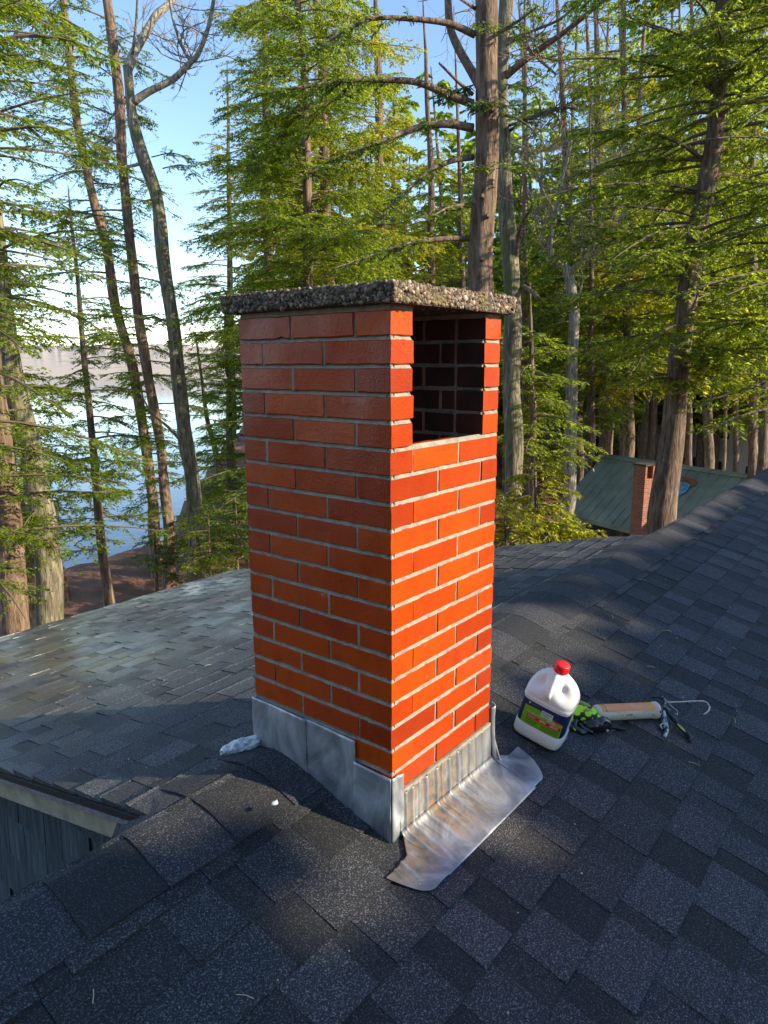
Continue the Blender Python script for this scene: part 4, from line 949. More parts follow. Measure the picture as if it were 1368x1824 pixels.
# ================================================================ TREES
UP = np.array([0, 0, 1.])
def nrmz(a): return a / (np.linalg.norm(a, axis=-1, keepdims=True) + 1e-9)
class Fol:
    def __init__(s): s.V = []; s.wood = MB()
    def bough(s, P, r, spread=.5, dens=14., leaf=.135, lw=.029, droop=.2, s0=.12, sub=.056, rad0=.03, wood=True, jit=.75, keep=1.0):
        P = np.asarray(P, float); seg = np.linalg.norm(np.diff(P, axis=0), axis=1); cum = np.concatenate([[0], np.cumsum(seg)]); L = cum[-1]
        if wood: s.wood.tube(P, np.linspace(rad0, .006, len(P)), 5, caps=False)
        n = max(4, int(L * dens * 1.3)); t = np.sort(r.uniform(s0, 1, n)); side = np.where(np.arange(n) % 2 == 0, 1, -1)
        kp = (vn(t * 5 + r.rand() * 99, r.rand() * 9, 0) + .5 < keep + r.uniform(-.25, .25, n)); t, side = t[kp], side[kp]; n = len(t)
        if n == 0: return
        pos = np.stack([np.interp(t * L, cum, P[:, i]) for i in range(3)], 1)
        tg = np.stack([np.interp(t * L, (cum[1:] + cum[:-1]) / 2, np.diff(P[:, i]) / seg) for i in range(3)], 1); tg = nrmz(tg)
        b = nrmz(np.cross(tg, UP)); env = np.minimum(1, (t - s0 + .10) / .28) * (1 - t) ** .65 + .10
        ln = spread * L * env * r.uniform(.5, 1.1, n); ln = np.clip(ln, .12, 1.6)
        a = np.radians(r.uniform(40, 68, n)); d = nrmz(tg * np.cos(a)[:, None] + b * (side * np.sin(a))[:, None] + UP * r.uniform(-.5, .25, n)[:, None])
        if wood:
            w_ = nrmz(np.cross(d, r.normal(size=(n, 3)))) * .006; q0 = pos; q1 = pos + d * ln[:, None] * .92 - UP * (ln ** 2 * droop)[:, None]
            V = np.stack([q0 - w_, q0 + w_, q1], 1).reshape(-1, 3); s.wood.add(V, T=np.arange(len(V)).reshape(-1, 3))
        m_ = np.maximum(2, (ln / sub).astype(int)); idx = np.repeat(np.arange(n), m_); st = np.concatenate([[0], np.cumsum(m_)[:-1]]); u = (np.arange(m_.sum()) - np.repeat(st, m_) + r.uniform(.2, 1, m_.sum())) / np.repeat(m_, m_)
        c = pos[idx] + d[idx] * (ln[idx] * u)[:, None] - UP * (ln[idx] ** 2 * u * u * droop)[:, None]
        pr = nrmz(np.cross(d[idx], UP))
        for sg in (1, -1, 0):
            k = r.rand(len(c)) < (.9 if sg else .5); cc = c[k]; m = len(cc)
            if m == 0: continue
            aa = np.radians(r.uniform(35, 65, m)) * (1 if sg else 0)
            dl = nrmz(d[idx][k] * np.cos(aa)[:, None] + pr[k] * (sg * np.sin(aa))[:, None] + UP * r.uniform(-.6, .25, m)[:, None])
            l_ = leaf * r.uniform(.6, 1.25, m) * (1.05 - .45 * u[k]); Nn = nrmz(UP + jit * r.normal(size=(m, 3))); wv2 = nrmz(np.cross(dl, Nn)) * (lw * 1.25 * r.uniform(.6, 1.2, m))[:, None] * .5
            s.V.append(np.stack([cc, cc + dl * (l_ * .4)[:, None] + wv2, cc + dl * l_[:, None] - UP * (.12 * l_)[:, None], cc + dl * (l_ * .5)[:, None] - wv2], 1).reshape(-1, 3))
    def crown(s, path, z0, z1, n, L0, L1, r, azc=None, azs=360, rise=.16, sag=.26, **k):
        n = int(n * 1.5)
        """path: trunk points (k,3)"""
        path = np.asarray(path, float); path = path[np.argsort(path[:, 2])]
        for i in range(n):
            f = (i + r.rand()) / n; z = z0 + (z1 - z0) * f; p0 = np.array([np.interp(z, path[:, 2], path[:, 0]), np.interp(z, path[:, 2], path[:, 1]), z])
            L = (L0 + (L1 - L0) * f) * r.uniform(.6, 1.15); a = r.uniform(0, 2 * PI) if azc is None else rad(azc + r.uniform(-azs / 2, azs / 2))
            h = np.array([math.cos(a), math.sin(a), 0]); sd_ = np.array([-h[1], h[0], 0]); bend = r.uniform(-.12, .12); rs_ = rise * r.uniform(-.3, 2); sg = sag * r.uniform(.6, 1.3)
            P = [p0 + h * L * t + sd_ * bend * L * t * t + UP * (rs_ * L * t - sg * L * t * t) for t in np.linspace(0, 1, 7)]
            s.bough(P, r, rad0=.008 + .009 * L, **k)
    def build(s, parent, leafmat, woodmat, name='crown'):
        if s.V:
            V = np.vstack(s.V); o = fast(name, V, np.arange(len(V)).reshape(-1, 4), leafmat, parent)
        if s.wood.v: s.wood.build('boughs', woodmat, parent)
NLEAF = [0]
def trunk(path, widths, D, ext=True, extra_top=None):
    """photo points on the stem, all at horizontal distance D -> world path and radii, foot carried down to the ground"""
    P = [at(px, py, D) for px, py in path]; R = []
    for p, w_ in zip(P, widths): R.append(w_ / 2 / FPX * float(RM[2] @ (p - CAM)))
    if ext:
        p, q = P[-1], P[-2]; g = float(gz(p[0], p[1])) - .15
        if p[2] > g:
            sl = (p - q) / (q[2] - p[2] + 1e-6); h = p[2] - g; sl[:2] *= .35
            P.append(np.array([p[0] + sl[0] * h * .8, p[1] + sl[1] * h * .8, g + h * .12])); R.append(R[-1] * 1.12)
            P.append(np.array([P[-1][0] + .0, P[-1][1], g])); R.append(R[-1] * 1.45)
    if extra_top:
        p, q = P[0], P[1]; d = nrmz(p - q); 
        P = [p + d * extra_top, p + d * extra_top * .5] + P; R = [R[0] * .25, R[0] * .65] + R
    P = np.array(P)[::-1]; R = np.array(R)[::-1]
    # resample smoothly with slight waver
    t = np.concatenate([[0], np.cumsum(np.linalg.norm(np.diff(P, axis=0), axis=1))]); tt = np.linspace(0, t[-1], max(10, int(t[-1] / .35)))
    tt = np.unique(np.concatenate([tt, [t[1]]])) ; Pi = np.stack([np.interp(tt, t, P[:, k]) for k in range(3)], 1); Ri = np.interp(tt, t, R)
    Pi[1:-1] = (Pi[:-2] + 2 * Pi[1:-1] + Pi[2:]) / 4
    sd = rs.rand() * 50; Pi[:, 0] += vn(tt * .6 + sd, 0, 0) * Ri * .8; Pi[:, 1] += vn(tt * .6 + sd, 5, 0) * Ri * .8; Ri = Ri * (1 + .16 * vn(tt * 1.4 + sd, 9, 0))
    return Pi, Ri
def trunk_mesh(Pi, Ri, mat, parent, n=20, name='trunk'):
    mb = MB(); mb.tube(Pi, Ri, n); o = mb.build(name, mat, parent, True); me = o.data
    co = np.zeros(len(me.vertices) * 3, np.float32); me.vertices.foreach_get('co', co); co = co.reshape(-1, 3); nn = np.zeros_like(co); me.vertices.foreach_get('normal', nn.reshape(-1)) if False else None
    k = len(Pi) * n; C_ = np.repeat(Pi, n, axis=0); d = co[:k] - C_; rr_ = np.repeat(Ri, n); th = np.tile(np.arange(n) / n * 2 * PI, len(Pi))
    f = 1 + .10 * vn(np.cos(th) * 3 + 7, np.sin(th) * 3, C_[:, 2] * .8) + .05 * vn(np.cos(th) * 8, np.sin(th) * 8 + 3, C_[:, 2] * 2.5)
    co[:k] = C_ + d * f[:, None]; me.vertices.foreach_set('co', co.ravel()); me.update(); return o
def bare(mb, p, d, L, R, r, depth=0, maxd=4, up=.15):
    k = 5; P = [p]; dd = np.array(d, float)
    for i in range(k):
        dd = nrmz(dd + r.normal(size=3) * .16 + UP * up * .3); P.append(P[-1] + dd * L / k)
    mb.tube(P, np.linspace(R, R * .5, k + 1), 7 if depth < 2 else (5 if depth < 3 else 3), caps=False)
    if depth >= maxd: return
    for i in range(r.randint(2, 4) + (1 if depth > 0 else 0)):
        f = r.uniform(.35, 1.0); j = min(k, int(f * k)); nd = nrmz(dd + r.normal(size=3) * .62 + UP * up); bare(mb, P[j], nd, L * r.uniform(.5, .78), R * r.uniform(.38, .6), r, depth + 1, maxd, up)
def limb(pts, D0, D1):
    n = len(pts); return np.array([at(px, py, D0 + (D1 - D0) * i / (n - 1)) for i, (px, py) in enumerate(pts)])
def smoothp(P, k=4):
    P = np.asarray(P); t = np.arange(len(P)); tt = np.linspace(0, len(P) - 1, (len(P) - 1) * k + 1); Q = np.stack([np.interp(tt, t, P[:, i]) for i in range(3)], 1)
    for _ in range(2): Q[1:-1] = (Q[:-2] + 2 * Q[1:-1] + Q[2:]) / 4
    return Q
def tree(name, label, cat, D, path, widths, bk, seed, top=None, group=None):
    Pi, Ri = trunk(path, widths, D, True, top); base = Pi[0]; e_ = empty(name, tuple(base), label, cat, group); trunk_mesh(Pi, Ri, bk, e_)
    return e_, Pi, Ri, np.random.RandomState(seed)
zpy = lambda px, py, D: float(at(px, py, D)[2])
RIGHT, LEFT, TOWARD, AWAY = -51, 128, 218, 38
# --- left edge
e_, Pi, Ri, r = tree('hemlock_tree', 'hemlock rising outside the left edge, its feathery boughs reaching in over the lake', 'tree', 13.5, [(-120, -200), (-105, 200), (-90, 600), (-75, 1000)], [22, 30, 38, 44], M_BHEM, 101, 4)
f = Fol(); f.crown(Pi, zpy(0, 1010, 13.5), zpy(0, -150, 13.5), 25, 3.0, 2.3, r, azc=RIGHT + 18, azs=120, spread=.40, keep=.6, dens=13, leaf=.105, lw=.023, sub=.046)
f.crown(Pi, zpy(0, 800, 13.5), zpy(0, -250, 13.5), 14, 2.6, 2.0, r, azc=LEFT, azs=160, spread=.45)
for pts in ([(-90, 250), (0, 232), (70, 224), (120, 240)], [(-90, 420), (0, 410), (110, 440), (180, 470)], [(-90, 110), (30, 60), (130, 70), (210, 110)]):
    f.bough(smoothp(limb(pts, 13.5, 12.6)), r, spread=.32, keep=.6, rad0=.045)
f.build(e_, M_HEM, M_TWIG)
e_, Pi, Ri, r = tree('pine_tree', 'thick straight pine trunk sunlit at the very left edge', 'tree', 15, [(-40, -60), (-28, 300), (-10, 700), (10, 900), (26, 1140)], [26, 32, 38, 42, 46], M_BPINE, 102, 3)
f = Fol(); f.crown(Pi, zpy(0, 60, 15), zpy(0, -400, 15), 16, 2.4, 1.6, r, spread=.5); f.build(e_, M_HEM, M_TWIG)
e_, Pi, Ri, r = tree('pine_tree', 'leaning furrowed trunk second from the left edge with green sprays on its bark', 'tree', 16, [(-30, 200), (0, 520), (28, 700), (45, 760), (70, 900), (93, 1115)], [22, 30, 36, 38, 42, 50], M_BOAK, 103, 3)
f = Fol(); f.crown(Pi, zpy(0, 1080, 16), zpy(0, 640, 16), 9, 1.0, 1.6, r, azc=TOWARD - 30, azs=200, spread=.5, keep=.7); f.crown(Pi, zpy(0, 560, 16), zpy(0, 60, 16), 13, 3.0, 2.0, r, azc=RIGHT, azs=170, keep=.6, dens=12, spread=.40, leaf=.11, lw=.024, sub=.05); f.build(e_, M_HEM, M_TWIG)
e_, Pi, Ri, r = tree('pine_tree', 'reddish trunk in shade between the two thick left trunks', 'tree', 20, [(-20, 300), (0, 640), (22, 840), (45, 970), (60, 1080)], [14, 20, 25, 28, 30], M_BPINE, 104, 3)
# thin leaning bole at the shore
e_, Pi, Ri, r = tree('shore_sapling', 'thin dark leaning stem at the water edge behind the left trunks', 'tree', 25, [(60, 880), (85, 945), (112, 1018)], [7, 9, 12], M_BHEM, 105)
# slim hemlock on the bank
e_, Pi, Ri, r = tree('hemlock_tree', 'slim young hemlock with bright boughs standing alone on the lake bank', 'tree', 22, [(128, 400), (136, 480), (150, 640), (165, 800), (180, 960), (192, 1037)], [5, 7, 10, 13, 15, 18], M_BHEM, 106, 1)
f = Fol(); f.crown(Pi, zpy(0, 1000, 22), zpy(0, 820, 22), 14, 1.4, 2.4, r, spread=.5, keep=.7); f.crown(Pi, zpy(0, 820, 22), zpy(0, 520, 22), 18, 2.7, 1.6, r, spread=.45, keep=.6, dens=10); f.build(e_, M_HEM, M_TWIG)
# the group of three
e_, Pi, Ri, r = tree('pine_tree', 'slender pine, left one of the close pair before the lake', 'tree', 27, [(120, 60), (140, 230), (160, 330), (185, 430), (207, 550), (235, 654), (252, 757), (273, 895), (277, 985)], [13, 14, 15, 16, 17, 17, 18, 18, 22], M_BPINE, 107, 5)
f = Fol(); f.crown(Pi, zpy(0, 480, 27), zpy(0, -250, 27), 34, 3.3, 2.2, r, spread=.42, keep=.58, dens=10, azc=LEFT, azs=230); f.crown(Pi, zpy(0, 900, 27), zpy(0, 560, 27), 15, 1.5, 2.2, r, spread=.45, keep=.6); f.build(e_, M_HEM, M_TWIG)
e_, Pi, Ri, r = tree('pine_tree', 'slender pine, right one of the close pair before the lake', 'tree', 24.5, [(190, -10), (205, 130), (222, 330), (230, 420), (245, 550), (269, 688), (287, 792), (297, 930), (304, 1038)], [17, 17, 17, 17, 17, 17, 17, 18, 26], M_BPINE, 108, 5)
f = Fol(); f.crown(Pi, zpy(0, 600, 24.5), zpy(0, -250, 24.5), 28, 2.6, 2.4, r, spread=.40, keep=.55, dens=10, azc=LEFT, azs=250); f.crown(Pi, zpy(0, 1010, 24.5), zpy(0, 600, 24.5), 20, 1.3, 1.9, r, spread=.5, keep=.65); f.build(e_, M_HEM, M_TWIG)
e_, Pi, Ri, r = tree('oak_tree', 'tall leafless forking tree with furrowed bark left of the chimney', 'tree', 23, [(228, 120), (236, 200), (246, 235), (262, 290), (282, 350), (292, 450), (304, 550), (321, 654), (338, 826), (349, 947), (353, 1044)], [16, 17, 20, 22, 22, 24, 24, 25, 26, 27, 30], M_BOAK, 109)
mb = MB(); D = 23
M_LIMB = [M_BPALE]
def limbR(pts, ws, D0, D1, n=8):
    P = smoothp(limb(pts, D0, D1)); t = np.linspace(0, 1, len(P)); R = np.interp(t, np.linspace(0, 1, len(ws)), ws) / 2 / FPX * D0
    m1 = MB(); m1.tube(P, R, n); m1.build('limb', M_LIMB[0], e_, True); return P
L1 = limbR([(237, 182), (262, 164), (310, 142), (338, 112), (352, 100), (372, 50), (384, -20)], [13, 11, 9, 7, 5], 23, 22)
L2 = limbR([(228, 122), (240, 90), (262, 55), (278, 25), (300, 10), (325, -30)], [15, 12, 9], 23, 24)
L3 = limbR([(340, 110), (322, 80), (306, 30), (300, -20)], [6, 4, 3], 22.5, 22)
L4 = limbR([(236, 95), (243, 40), (246, -30)], [5, 4, 3], 23, 22)
L5 = limbR([(327, 790), (300, 760), (270, 738), (250, 700)], [7, 4, 2], 23, 21.5)
L6 = limbR([(258, 290), (220, 300), (180, 290), (150, 250)], [5, 4, 3], 23, 24)
for L in (L1, L2, L3, L6):
    for _ in range(9):
        p = L[r.randint(len(L) // 4, len(L))]; bare(mb, p, nrmz(r.normal(size=3) + UP * .4), r.uniform(.7, 1.5), .022, r, 2, 4)
mb.build('twigs', M_BPALE, e_, True)
f = Fol(); f.bough(smoothp(limb([(270, 280), (310, 270), (350, 290)], 23, 22.5)), r, keep=.7, rad0=.02); f.bough(smoothp(limb([(285, 350), (250, 360), (215, 350)], 23, 22)), r, keep=.7, rad0=.02); f.bough(smoothp(limb([(290, 300), (330, 290), (360, 330)], 23, 24)), r, keep=.5, rad0=.02); f.build(e_, M_HEM, M_TWIG)

# boughs low over the water
# --- dense hemlocks behind the chimney
def hem(label, D, path, widths, seed, cr, mat=M_HEM, bk=M_BHEM, top=3, name='hemlock_tree', extra=None, group=None):
    e_, Pi, Ri, r = tree(name, label, 'tree', D, path, widths, bk, seed, top, group); f = Fol()
    for (pa, pb, n, L0, L1, kw) in cr: f.crown(Pi, zpy(0, pa, D), zpy(0, pb, D), n, L0, L1, r, **kw)
    if extra: extra(f, r)
    f.build(e_, mat, M_TWIG); return e_
hem('bright hemlock with a straight stem showing just above the left half of the chimney slab', 21, [(520, -60), (543, 120), (546, 300), (550, 500), (556, 900)], [11, 14, 16, 18, 22], 201,
    [(640, 60, 60, 3.6, 2.6, dict(spread=.5, keep=.72)), (60, -200, 16, 2.6, 1.4, dict(spread=.5))])
hem('grey trunked hemlock just right of the bright stem above the chimney', 25, [(566, -60), (572, 120), (580, 300), (588, 500), (596, 900)], [14, 17, 19, 21, 26], 202,
    [(600, -80, 50, 3.9, 2.8, dict(spread=.5, keep=.72))], M_HEMY)
hem('hemlock filling the view between sky gap and chimney on the left', 29, [(470, -40), (474, 200), (480, 500), (486, 900)], [10, 14, 18, 24], 203, [(760, 200, 46, 3.6, 2.6, dict(spread=.5, keep=.7)), (200, -120, 24, 2.6, 1.6, dict(spread=.5, keep=.7))])
hem('yellow green hemlock behind the middle of the chimney slab', 32, [(672, 60), (676, 250), (682, 500), (690, 900)], [12, 16, 20, 26], 204, [(640, 70, 44, 3.8, 2.0, dict(spread=.5, keep=.75))], M_HEMY)
hem('yellow green hemlock seen left of the big bare trunk', 30, [(760, 150), (766, 300), (772, 500), (780, 900)], [8, 11, 14, 18], 205, [(660, 170, 34, 3.2, 1.5, dict(spread=.5, keep=.7))], M_HEMY)
hem('slim stemmed hemlock standing close left of the big bare trunk', 26, [(815, 190), (822, 380), (826, 520), (830, 900)], [5, 9, 11, 15], 206, [(640, 260, 26, 2.2, 1.2, dict(spread=.5, keep=.65))], M_HEM)
hem('hemlock low at the far left with boughs screening the water', 20, [(-45, 420), (-42, 640), (-38, 900), (-36, 1080)], [8, 14, 19, 24], 214, [(1000, 460, 30, 2.9, 1.8, dict(spread=.45, keep=.62, azc=RIGHT, azs=220))], M_HEM, top=1)
hem('sparse pale hemlock in the distance under the open sky left of centre', 36, [(405, 150), (408, 350), (412, 600), (414, 900)], [4, 8, 12, 16], 213, [(760, 190, 44, 3.6, 1.6, dict(spread=.45, keep=.55))], M_HEMY, top=1)
hem('low hemlock behind the left side of the chimney above the bank', 30, [(402, 560), (408, 760), (412, 980)], [5, 12, 18], 207, [(1000, 575, 44, 2.9, .9, dict(spread=.5, keep=.8))], M_HEM, top=.6)
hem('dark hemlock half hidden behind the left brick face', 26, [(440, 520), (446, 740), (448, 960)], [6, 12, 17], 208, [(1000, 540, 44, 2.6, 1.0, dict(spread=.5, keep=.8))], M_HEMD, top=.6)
hem('small hemlock with a leaning stem close to the lake left of the chimney', 33, [(352, 620), (372, 760), (402, 880), (420, 960)], [4, 8, 12, 14], 209, [(960, 640, 26, 2.4, 1.0, dict(spread=.5, keep=.75))], M_HEM, top=.6)
hem('little hemlock sapling at the foot of the close pair of pines', 24, [(276, 945), (278, 1035)], [3, 6], 210, [(1045, 950, 14, 1.1, .4, dict(spread=.6))], M_HEMD, top=.3, name='hemlock_sapling')
hem('low green sapling on the bank beside the leafless forking tree', 21.5, [(372, 930), (376, 1035)], [3, 6], 211, [(1045, 930, 16, 1.3, .5, dict(spread=.6))], M_HEM, top=.3, name='hemlock_sapling')
hem('low sapling behind the foot of the leafless forking tree', 23.5, [(420, 900), (424, 1030)], [3, 6], 212, [(1040, 900, 20, 1.5, .5, dict(spread=.6))], M_HEMD, top=.3, name='hemlock_sapling')

# --- the big bare trunk above the chimney and its limbs
e_, Pi, Ri, r = tree('pine_tree', 'big straight reddish trunk rising directly behind the right end of the chimney slab', 'tree', 13, [(868, -80), (867, 100), (865, 250), (864, 400), (863, 520), (862, 900)], [39, 41, 42, 43, 44, 46], M_BPINE, 301, 4)
f = Fol()
for pts, rad0, kw in (([(846, 62), (800, 40), (730, 33), (660, 30), (610, 60), (560, 85), (520, 120)], .06, dict(spread=.22, s0=.3, keep=.8, dens=12)),
            ([(842, 185), (800, 170), (745, 145), (690, 142), (620, 142), (540, 155), (470, 165), (420, 190)], .075, dict(spread=.22, s0=.35, keep=.8, dens=12)),
            ([(842, 228), (800, 220), (750, 224), (700, 245), (640, 265), (590, 285), (550, 310)], .075, dict(spread=.30, s0=.22, keep=.9, dens=15)),
            ([(842, 280), (810, 284), (770, 300), (735, 330), (700, 360), (680, 390)], .055, dict(spread=.34, s0=.25, keep=.85)),
            ([(842, 425), (800, 424), (745, 430), (690, 445), (640, 462), (590, 480)], .055, dict(spread=.26, s0=.3, keep=.6)),
            ([(842, 365), (800, 368), (770, 385)], .045, dict(spread=.4, keep=.5)),
            ([(886, 60), (920, 40), (960, 10)], .035, dict(spread=.3, keep=.6)),
            ([(886, 200), (930, 215), (960, 240)], .03, dict(spread=.4, keep=.6))):
    fw = f.wood; f.wood = MB(); Pq = smoothp(limb(pts, 13, 12)); f.wood.tube(Pq, np.linspace(rad0, .008, len(Pq)), 8); f.wood.build('limb', M_BPINE, e_, True); f.wood = fw
    f.bough(Pq, r, rad0=rad0 * .5, leaf=.12, lw=.028, **kw)
for (px, py, a, n) in ((846, 150, LEFT, 3), (880, 190, TOWARD, 3), (884, 300, TOWARD, 2), (872, 60, TOWARD, 2)):
    p = at(px, py, 12.8)
    for q in range(n):
        h = rad(a + r.uniform(-60, 60)); hv_ = np.array([math.cos(h), math.sin(h), -.15]); f.bough([p + hv_ * t for t in (0, .2, .45, .7)], r, rad0=.008, leaf=.12, lw=.03, spread=.6)
for pts, rr0 in (([(842, 168), (815, 145), (782, 112)], .035), ([(848, 16), (835, 8), (810, -8)], .03)):
    P = limb(pts, 13, 12.6); f.wood.tube(P, np.linspace(rr0, rr0 * .5, len(P)), 7)
for (px, py) in ((858, 350), (868, 385), (858, 462), (876, 197), (866, 300)):
    c_ = at(px, py, 13 - .21); f.wood.tube([c_, c_ + np.array([-.05, -.06, 0])], [.045, .03], 9)
f.build(e_, M_HEMD, M_BPINE)
# second, leafless trunk right behind it
e_, Pi, Ri, r = tree('oak_tree', 'dark furrowed forking trunk standing just right of the big bare trunk', 'tree', 17, [(902, -60), (899, 40), (894, 180), (896, 300), (905, 400), (914, 500), (917, 600), (914, 760), (910, 975)], [30, 24, 22, 24, 29, 30, 30, 31, 33], M_BOAK, 302, 4)
M_LIMB[0] = M_BPINE; mb = MB()
La = limbR([(886, 190), (862, 165), (843, 132), (818, 90), (800, 50), (797, -30)], [20, 17, 14, 13, 12], 17, 17.5)
Lb = limbR([(902, 135), (925, 115), (960, 88), (1010, 55), (1045, 25), (1090, -10)], [12, 11, 9, 7, 6], 17, 16)
Lc = limbR([(905, 70), (950, 55), (1000, 35), (1040, -5)], [5, 4, 3], 17, 16); Ld = limbR([(905, 235), (950, 205), (1000, 190), (1030, 195)], [6, 4, 3], 17, 16)
Le = limbR([(935, 80), (965, 110), (990, 132)], [7, 5, 3], 17, 15.5); Lf = limbR([(918, 460), (925, 400), (950, 365)], [9, 6, 3], 17, 16); Lg = limbR([(930, 510), (950, 520), (962, 535)], [10, 8, 6], 17, 16.5); Lh = limbR([(902, 225), (950, 210), (1010, 190)], [5, 4, 3], 17, 16)
for L in (La, Lb, Lc, Ld, Le, Lf, Lh):
    for _ in range(6):
        p = L[r.randint(len(L) // 4, len(L))]; bare(mb, p, nrmz(r.normal(size=3) + UP * .3), r.uniform(.6, 1.3), .014, r, 2, 4)
mb.build('twigs', M_BPINE, e_, True)
f = Fol(); [f.bough(smoothp(limb(q, 17, 16)), r, rad0=.02, keep=.6, spread=.4) for q in ([(905, 235), (950, 205), (1000, 190), (1030, 215)], [(905, 80), (935, 60), (960, 75)], [(900, 150), (940, 160), (980, 130)])]
f.build(e_, M_HEMD, M_TWIG)

# --- the big right hemlock
def ex11(f, r):
    for pts, kw in (([(1252, 285), (1215, 255), (1160, 235), (1090, 232), (1020, 240)], dict(spread=.3, s0=.25, keep=.85)), ([(1270, 70), (1220, 60), (1160, 50), (1100, 20)], dict(spread=.3, s0=.2, keep=.7)),
                    ([(1282, 150), (1330, 100), (1390, 60)], dict(spread=.3, keep=.7)), ([(1270, 220), (1330, 160), (1400, 110)], dict(spread=.3, keep=.7)), ([(1222, 470), (1180, 440), (1140, 410)], dict(spread=.35, keep=.6)), ([(1250, 430), (1310, 400), (1380, 350)], dict(spread=.35, keep=.7))):
        f.bough(smoothp(limb(pts, 15, 13.8)), r, rad0=.045, **kw)
hem('large leaning hemlock with wide dark boughs in front of the green roofed cabin', 15, [(1292, -40), (1285, 60), (1278, 170), (1262, 300), (1244, 430), (1226, 560), (1206, 700), (1192, 850), (1186, 915)], [24, 27, 29, 32, 33, 35, 38, 42, 45], 303,
    [(700, 560, 16, 1.7, 2.6, dict(spread=.45, keep=.75)), (560, 80, 40, 3.1, 3.0, dict(spread=.42, keep=.6, dens=13, leaf=.11, lw=.024, sub=.048)), (80, -260, 22, 2.8, 1.4, dict(spread=.5))], M_HEM, M_BHEM, extra=ex11)
hem('hemlock outside the right edge reaching in with dark lower boughs', 14, [(1470, -40), (1470, 300), (1470, 700), (1466, 950)], [26, 32, 38, 42], 304, [(760, -100, 26, 2.8, 2.2, dict(spread=.42, keep=.6, dens=10, azc=LEFT, azs=150))], M_HEM)
hem('tall hemlock behind and left of the large leaning one', 33, [(1110, -40), (1112, 200), (1116, 500), (1120, 800)], [8, 11, 15, 18], 305, [(700, 40, 52, 3.5, 2.4, dict(spread=.48, keep=.65))], M_HEMY)
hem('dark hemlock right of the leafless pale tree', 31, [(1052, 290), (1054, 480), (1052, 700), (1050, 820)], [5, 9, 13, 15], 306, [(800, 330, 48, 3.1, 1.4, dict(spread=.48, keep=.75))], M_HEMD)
hem('hemlock with yellow sunlit top between the sky gap and the large leaning hemlock', 36, [(1060, -10), (1064, 150), (1070, 480), (1080, 800)], [7, 10, 18, 24], 307, [(520, 60, 34, 3.6, 1.8, dict(spread=.48, keep=.7))], M_HEMY)
hem('hemlock with lower boughs hanging over the left end of the green roof', 19, [(945, 560), (948, 720), (952, 900)], [6, 12, 15], 308, [(850, 580, 34, 1.9, 1.0, dict(spread=.5, keep=.75))], M_HEM, top=.8)
hem('bright green young hemlock beside the cabin just beyond the roof edge', 14, [(952, 840), (956, 960)], [4, 8], 309, [(1010, 850, 24, 1.35, .6, dict(spread=.6, keep=.9))], M_HEMY, top=.3, name='hemlock_sapling')
hem('lime green sapling right behind the lower right bricks', 13, [(900, 930), (902, 1010)], [3, 6], 310, [(1020, 900, 14, .9, .5, dict(spread=.6))], M_HEMY, top=.3, name='hemlock_sapling')
hem('bushy young hemlock left of the cabin wall', 16.5, [(985, 915), (988, 980)], [3, 6], 311, [(1010, 925, 12, .9, .5, dict(spread=.6))], M_HEM, top=.3, name='hemlock_sapling')
# pale leafless tree
e_, Pi, Ri, r = tree('beech_tree', 'pale leafless beech with crooked limbs right of the dark forking trunk', 'tree', 28, [(1004, 470), (1014, 490), (1022, 560), (1018, 700), (1014, 840)], [14, 17, 19, 20, 22], M_BPALE, 312)
M_LIMB[0] = M_BPALE; mb = MB()
for q, ws in (([(1006, 478), (985, 465), (978, 440), (990, 380), (997, 330), (1012, 280), (1018, 250)], [12, 9, 7, 5, 4]), ([(990, 380), (965, 340), (955, 300), (940, 260)], [6, 4, 3]), ([(978, 445), (960, 420), (955, 400)], [8, 6, 4]),
              ([(1014, 490), (1030, 470), (1050, 450), (1060, 430)], [11, 9, 6]), ([(1040, 460), (1080, 440), (1140, 400), (1200, 390)], [9, 6, 4]), ([(1110, 350), (1100, 320), (1104, 280)], [5, 4, 3]), ([(1105, 470), (1108, 400), (1110, 350), (1122, 310)], [7, 5, 3])):
    L = limbR(q, ws, 28, 27)
    for _ in range(9): bare(mb, L[r.randint(len(L) // 3, len(L))], nrmz(r.normal(size=3) + UP * .5), r.uniform(.9, 2.0), .02, r, 2, 4)
mb.build('twigs', M_BPALE, e_, True)

# --- further trunks of the wood on the right
far_tr = [(1032, 34, 17, 'dark straight trunk left of the cabin roof', M_BHEM), (936, 36, 12, 'dim slender trunk just right of the forking trunk', M_BHEM), (1075, 38, 12, 'thin dark trunk above the left corner of the green roof', M_BHEM), (1108, 33, 13, 'dark trunk rising behind the middle of the green roof', M_BHEM), (1262, 29, 15, 'dark leaning trunk right of the large hemlock', M_BHEM),
          (1290, 32, 6, 'very thin stem in front of the white house', M_BHEM), (1342, 27, 15, 'sunlit pinkish trunk before the white house', M_BPINE), (1360, 25, 15, 'dark trunk at the right edge', M_BHEM), (1228, 36, 10, 'thin dark trunk behind the large leaning hemlock', M_BHEM), (1312, 40, 9, 'slim trunk between thin stem and sunlit trunk', M_BPINE),
          (1160, 44, 12, 'distant trunk above the cabin chimney', M_BHEM), (1132, 50, 9, 'distant slender trunk above the green ridge', M_BPINE), (1050, 48, 9, 'distant slender trunk behind the pale beech', M_BPINE), (1004, 52, 10, 'distant trunk in the shade behind the pale beech', M_BHEM), (965, 46, 9, 'distant trunk in the gap right of the chimney', M_BHEM), (1395, 33, 14, 'trunk beyond the right edge', M_BHEM), (1430, 28, 16, 'trunk further beyond the right edge', M_BHEM)]
protos = []
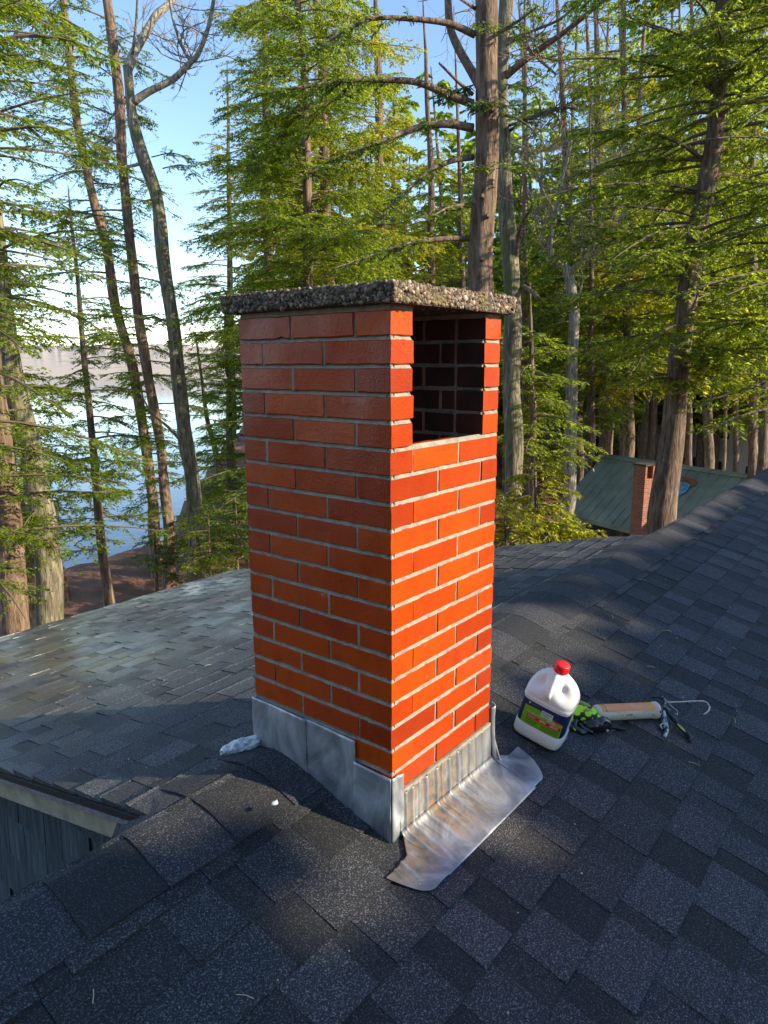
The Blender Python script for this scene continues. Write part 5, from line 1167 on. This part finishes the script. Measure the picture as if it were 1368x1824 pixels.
for k, (px, D, w_, lb, bk) in enumerate(far_tr):
    ln = rs.uniform(-14, 14)
    hem('%s' % lb, D, [(px + ln * 3, 60), (px + ln * 1.6, 350), (px + ln * .4, 640), (px, 820)], [w_ * .5, w_ * .75, w_ * .95, w_ * 1.1], 400 + k,
        [(690, -60, 30 if D < 40 else 24, 3.5, 1.5, dict(spread=.5, keep=.7, dens=9 if D < 40 else 7, leaf=.22 if D < 40 else .3, lw=.055 if D < 40 else .09, sub=.11 if D < 40 else .16))], (M_HEM, M_HEMD, M_HEM, M_HEMY)[k % 4], bk, group='trees of the wood behind the cabin')
# the wood further back, one mass
f = Fol(); mb = MB(); r = np.random.RandomState(77)
for k in range(120):
    az_ = r.uniform(-14, 46); D = r.uniform(38, 85) * (1 if r.rand() < .8 else 1.4); x = CAM[0] + D * math.cos(rad(az_)); y = CAM[1] + D * math.sin(rad(az_)); g = float(gz(x, y)); H = r.uniform(15, 26)
    P = np.array([[x, y, g], [x + r.uniform(-.5, .5), y, g + H * .5], [x + r.uniform(-1, 1), y + r.uniform(-1, 1), g + H]]); mb.tube(P, [.28, .2, .04], 6)
    f.crown(P, g + H * r.uniform(.08, .3), g + H, 30, 4.2, 1.0, r, spread=.6, dens=4.5, leaf=.62, lw=.26, sub=.30, wood=False, keep=.8, jit=1.0)
# unseen wood added round the other sides of the house to block sky light
for k in range(32):
    az_ = r.uniform(145, 252); D = r.uniform(15, 26); x = CAM[0] + D * math.cos(rad(az_)); y = CAM[1] + D * math.sin(rad(az_)); g = float(gz(x, y)); H = r.uniform(19, 25)
    P = np.array([[x, y, g], [x, y, g + H * .5], [x, y, g + H]]); mb.tube(P, [.25, .18, .04], 6)
    f.crown(P, g + H * .15, g + H, 26, 3.6, 1.4, r, spread=.6, dens=4, leaf=.7, lw=.34, sub=.32, wood=False, keep=1, jit=1.0)
V = np.vstack(f.V); mb.add(V, np.arange(len(V)).reshape(-1, 4), mi=1)
tag(mb.build('forest', [M_BHEM, M_HEM]), 'distant evergreen wood closing the view behind the cabin, with added trees out of view round the house', 'woodland', kind='stuff')
# ground cover: low evergreen seedlings and leaf litter tufts
f = Fol(); r = np.random.RandomState(78)
for k in range(420):
    az_ = r.uniform(-14, 56); D = 14 + 45 * r.rand() ** 1.3
    if az_ > 49 and D > 26: continue
    x = CAM[0] + D * math.cos(rad(az_)); y = CAM[1] + D * math.sin(rad(az_)); g = float(gz(x, y))
    if x < 9 and y < 7 and y > -4: continue
    H = r.uniform(.4, 1.5)
    for q in range(4):
        a = r.uniform(0, 2 * PI); h = np.array([math.cos(a), math.sin(a), .4]); P = [np.array([x, y, g + H * q / 4]) + h * t * r.uniform(.5, 1.1) for t in (0, .4, .8)]
        f.bough(P, r, leaf=.2, lw=.07, sub=.13, dens=8, wood=False, spread=.6, s0=.05)
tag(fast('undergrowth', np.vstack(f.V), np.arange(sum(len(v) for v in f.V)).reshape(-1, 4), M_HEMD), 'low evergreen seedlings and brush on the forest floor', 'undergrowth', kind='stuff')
# evergreen row added out of view beyond the eave to shade the roof slope
for k in range(10):
    x = 1.2 + k * 1.35; y = -10.2 + rs.uniform(-.3, .3); zt = (3.0 if k == 2 else 3.38 if k == 3 else 3.62) + rs.uniform(-.22, .16); g = float(gz(x, y)); P = np.array([[x, y, g], [x, y, (g + zt) / 2], [x, y, zt]])
    e_ = empty('added_shade_evergreen', (x, y, g), 'dense unseen evergreen added beyond the eave to shade the roof', 'tree', 'evergreens added beyond the eave for shade')
    mb = MB(); mb.tube(P, [.14, .1, .03], 8); mb.build('trunk', M_BHEM, e_, True); f = Fol(); r = np.random.RandomState(600 + k)
    f.crown(P, -2.6, zt, 96, 1.5, 1.1, r, spread=.6, dens=12, leaf=.28, lw=.16, sub=.12, wood=False, keep=1.2, jit=1.1, rise=.05, sag=.12); f.build(e_, M_HEMD, M_TWIG)
print('faces', sum(len(o.data.polygons) for o in bpy.data.objects if o.type == 'MESH'))
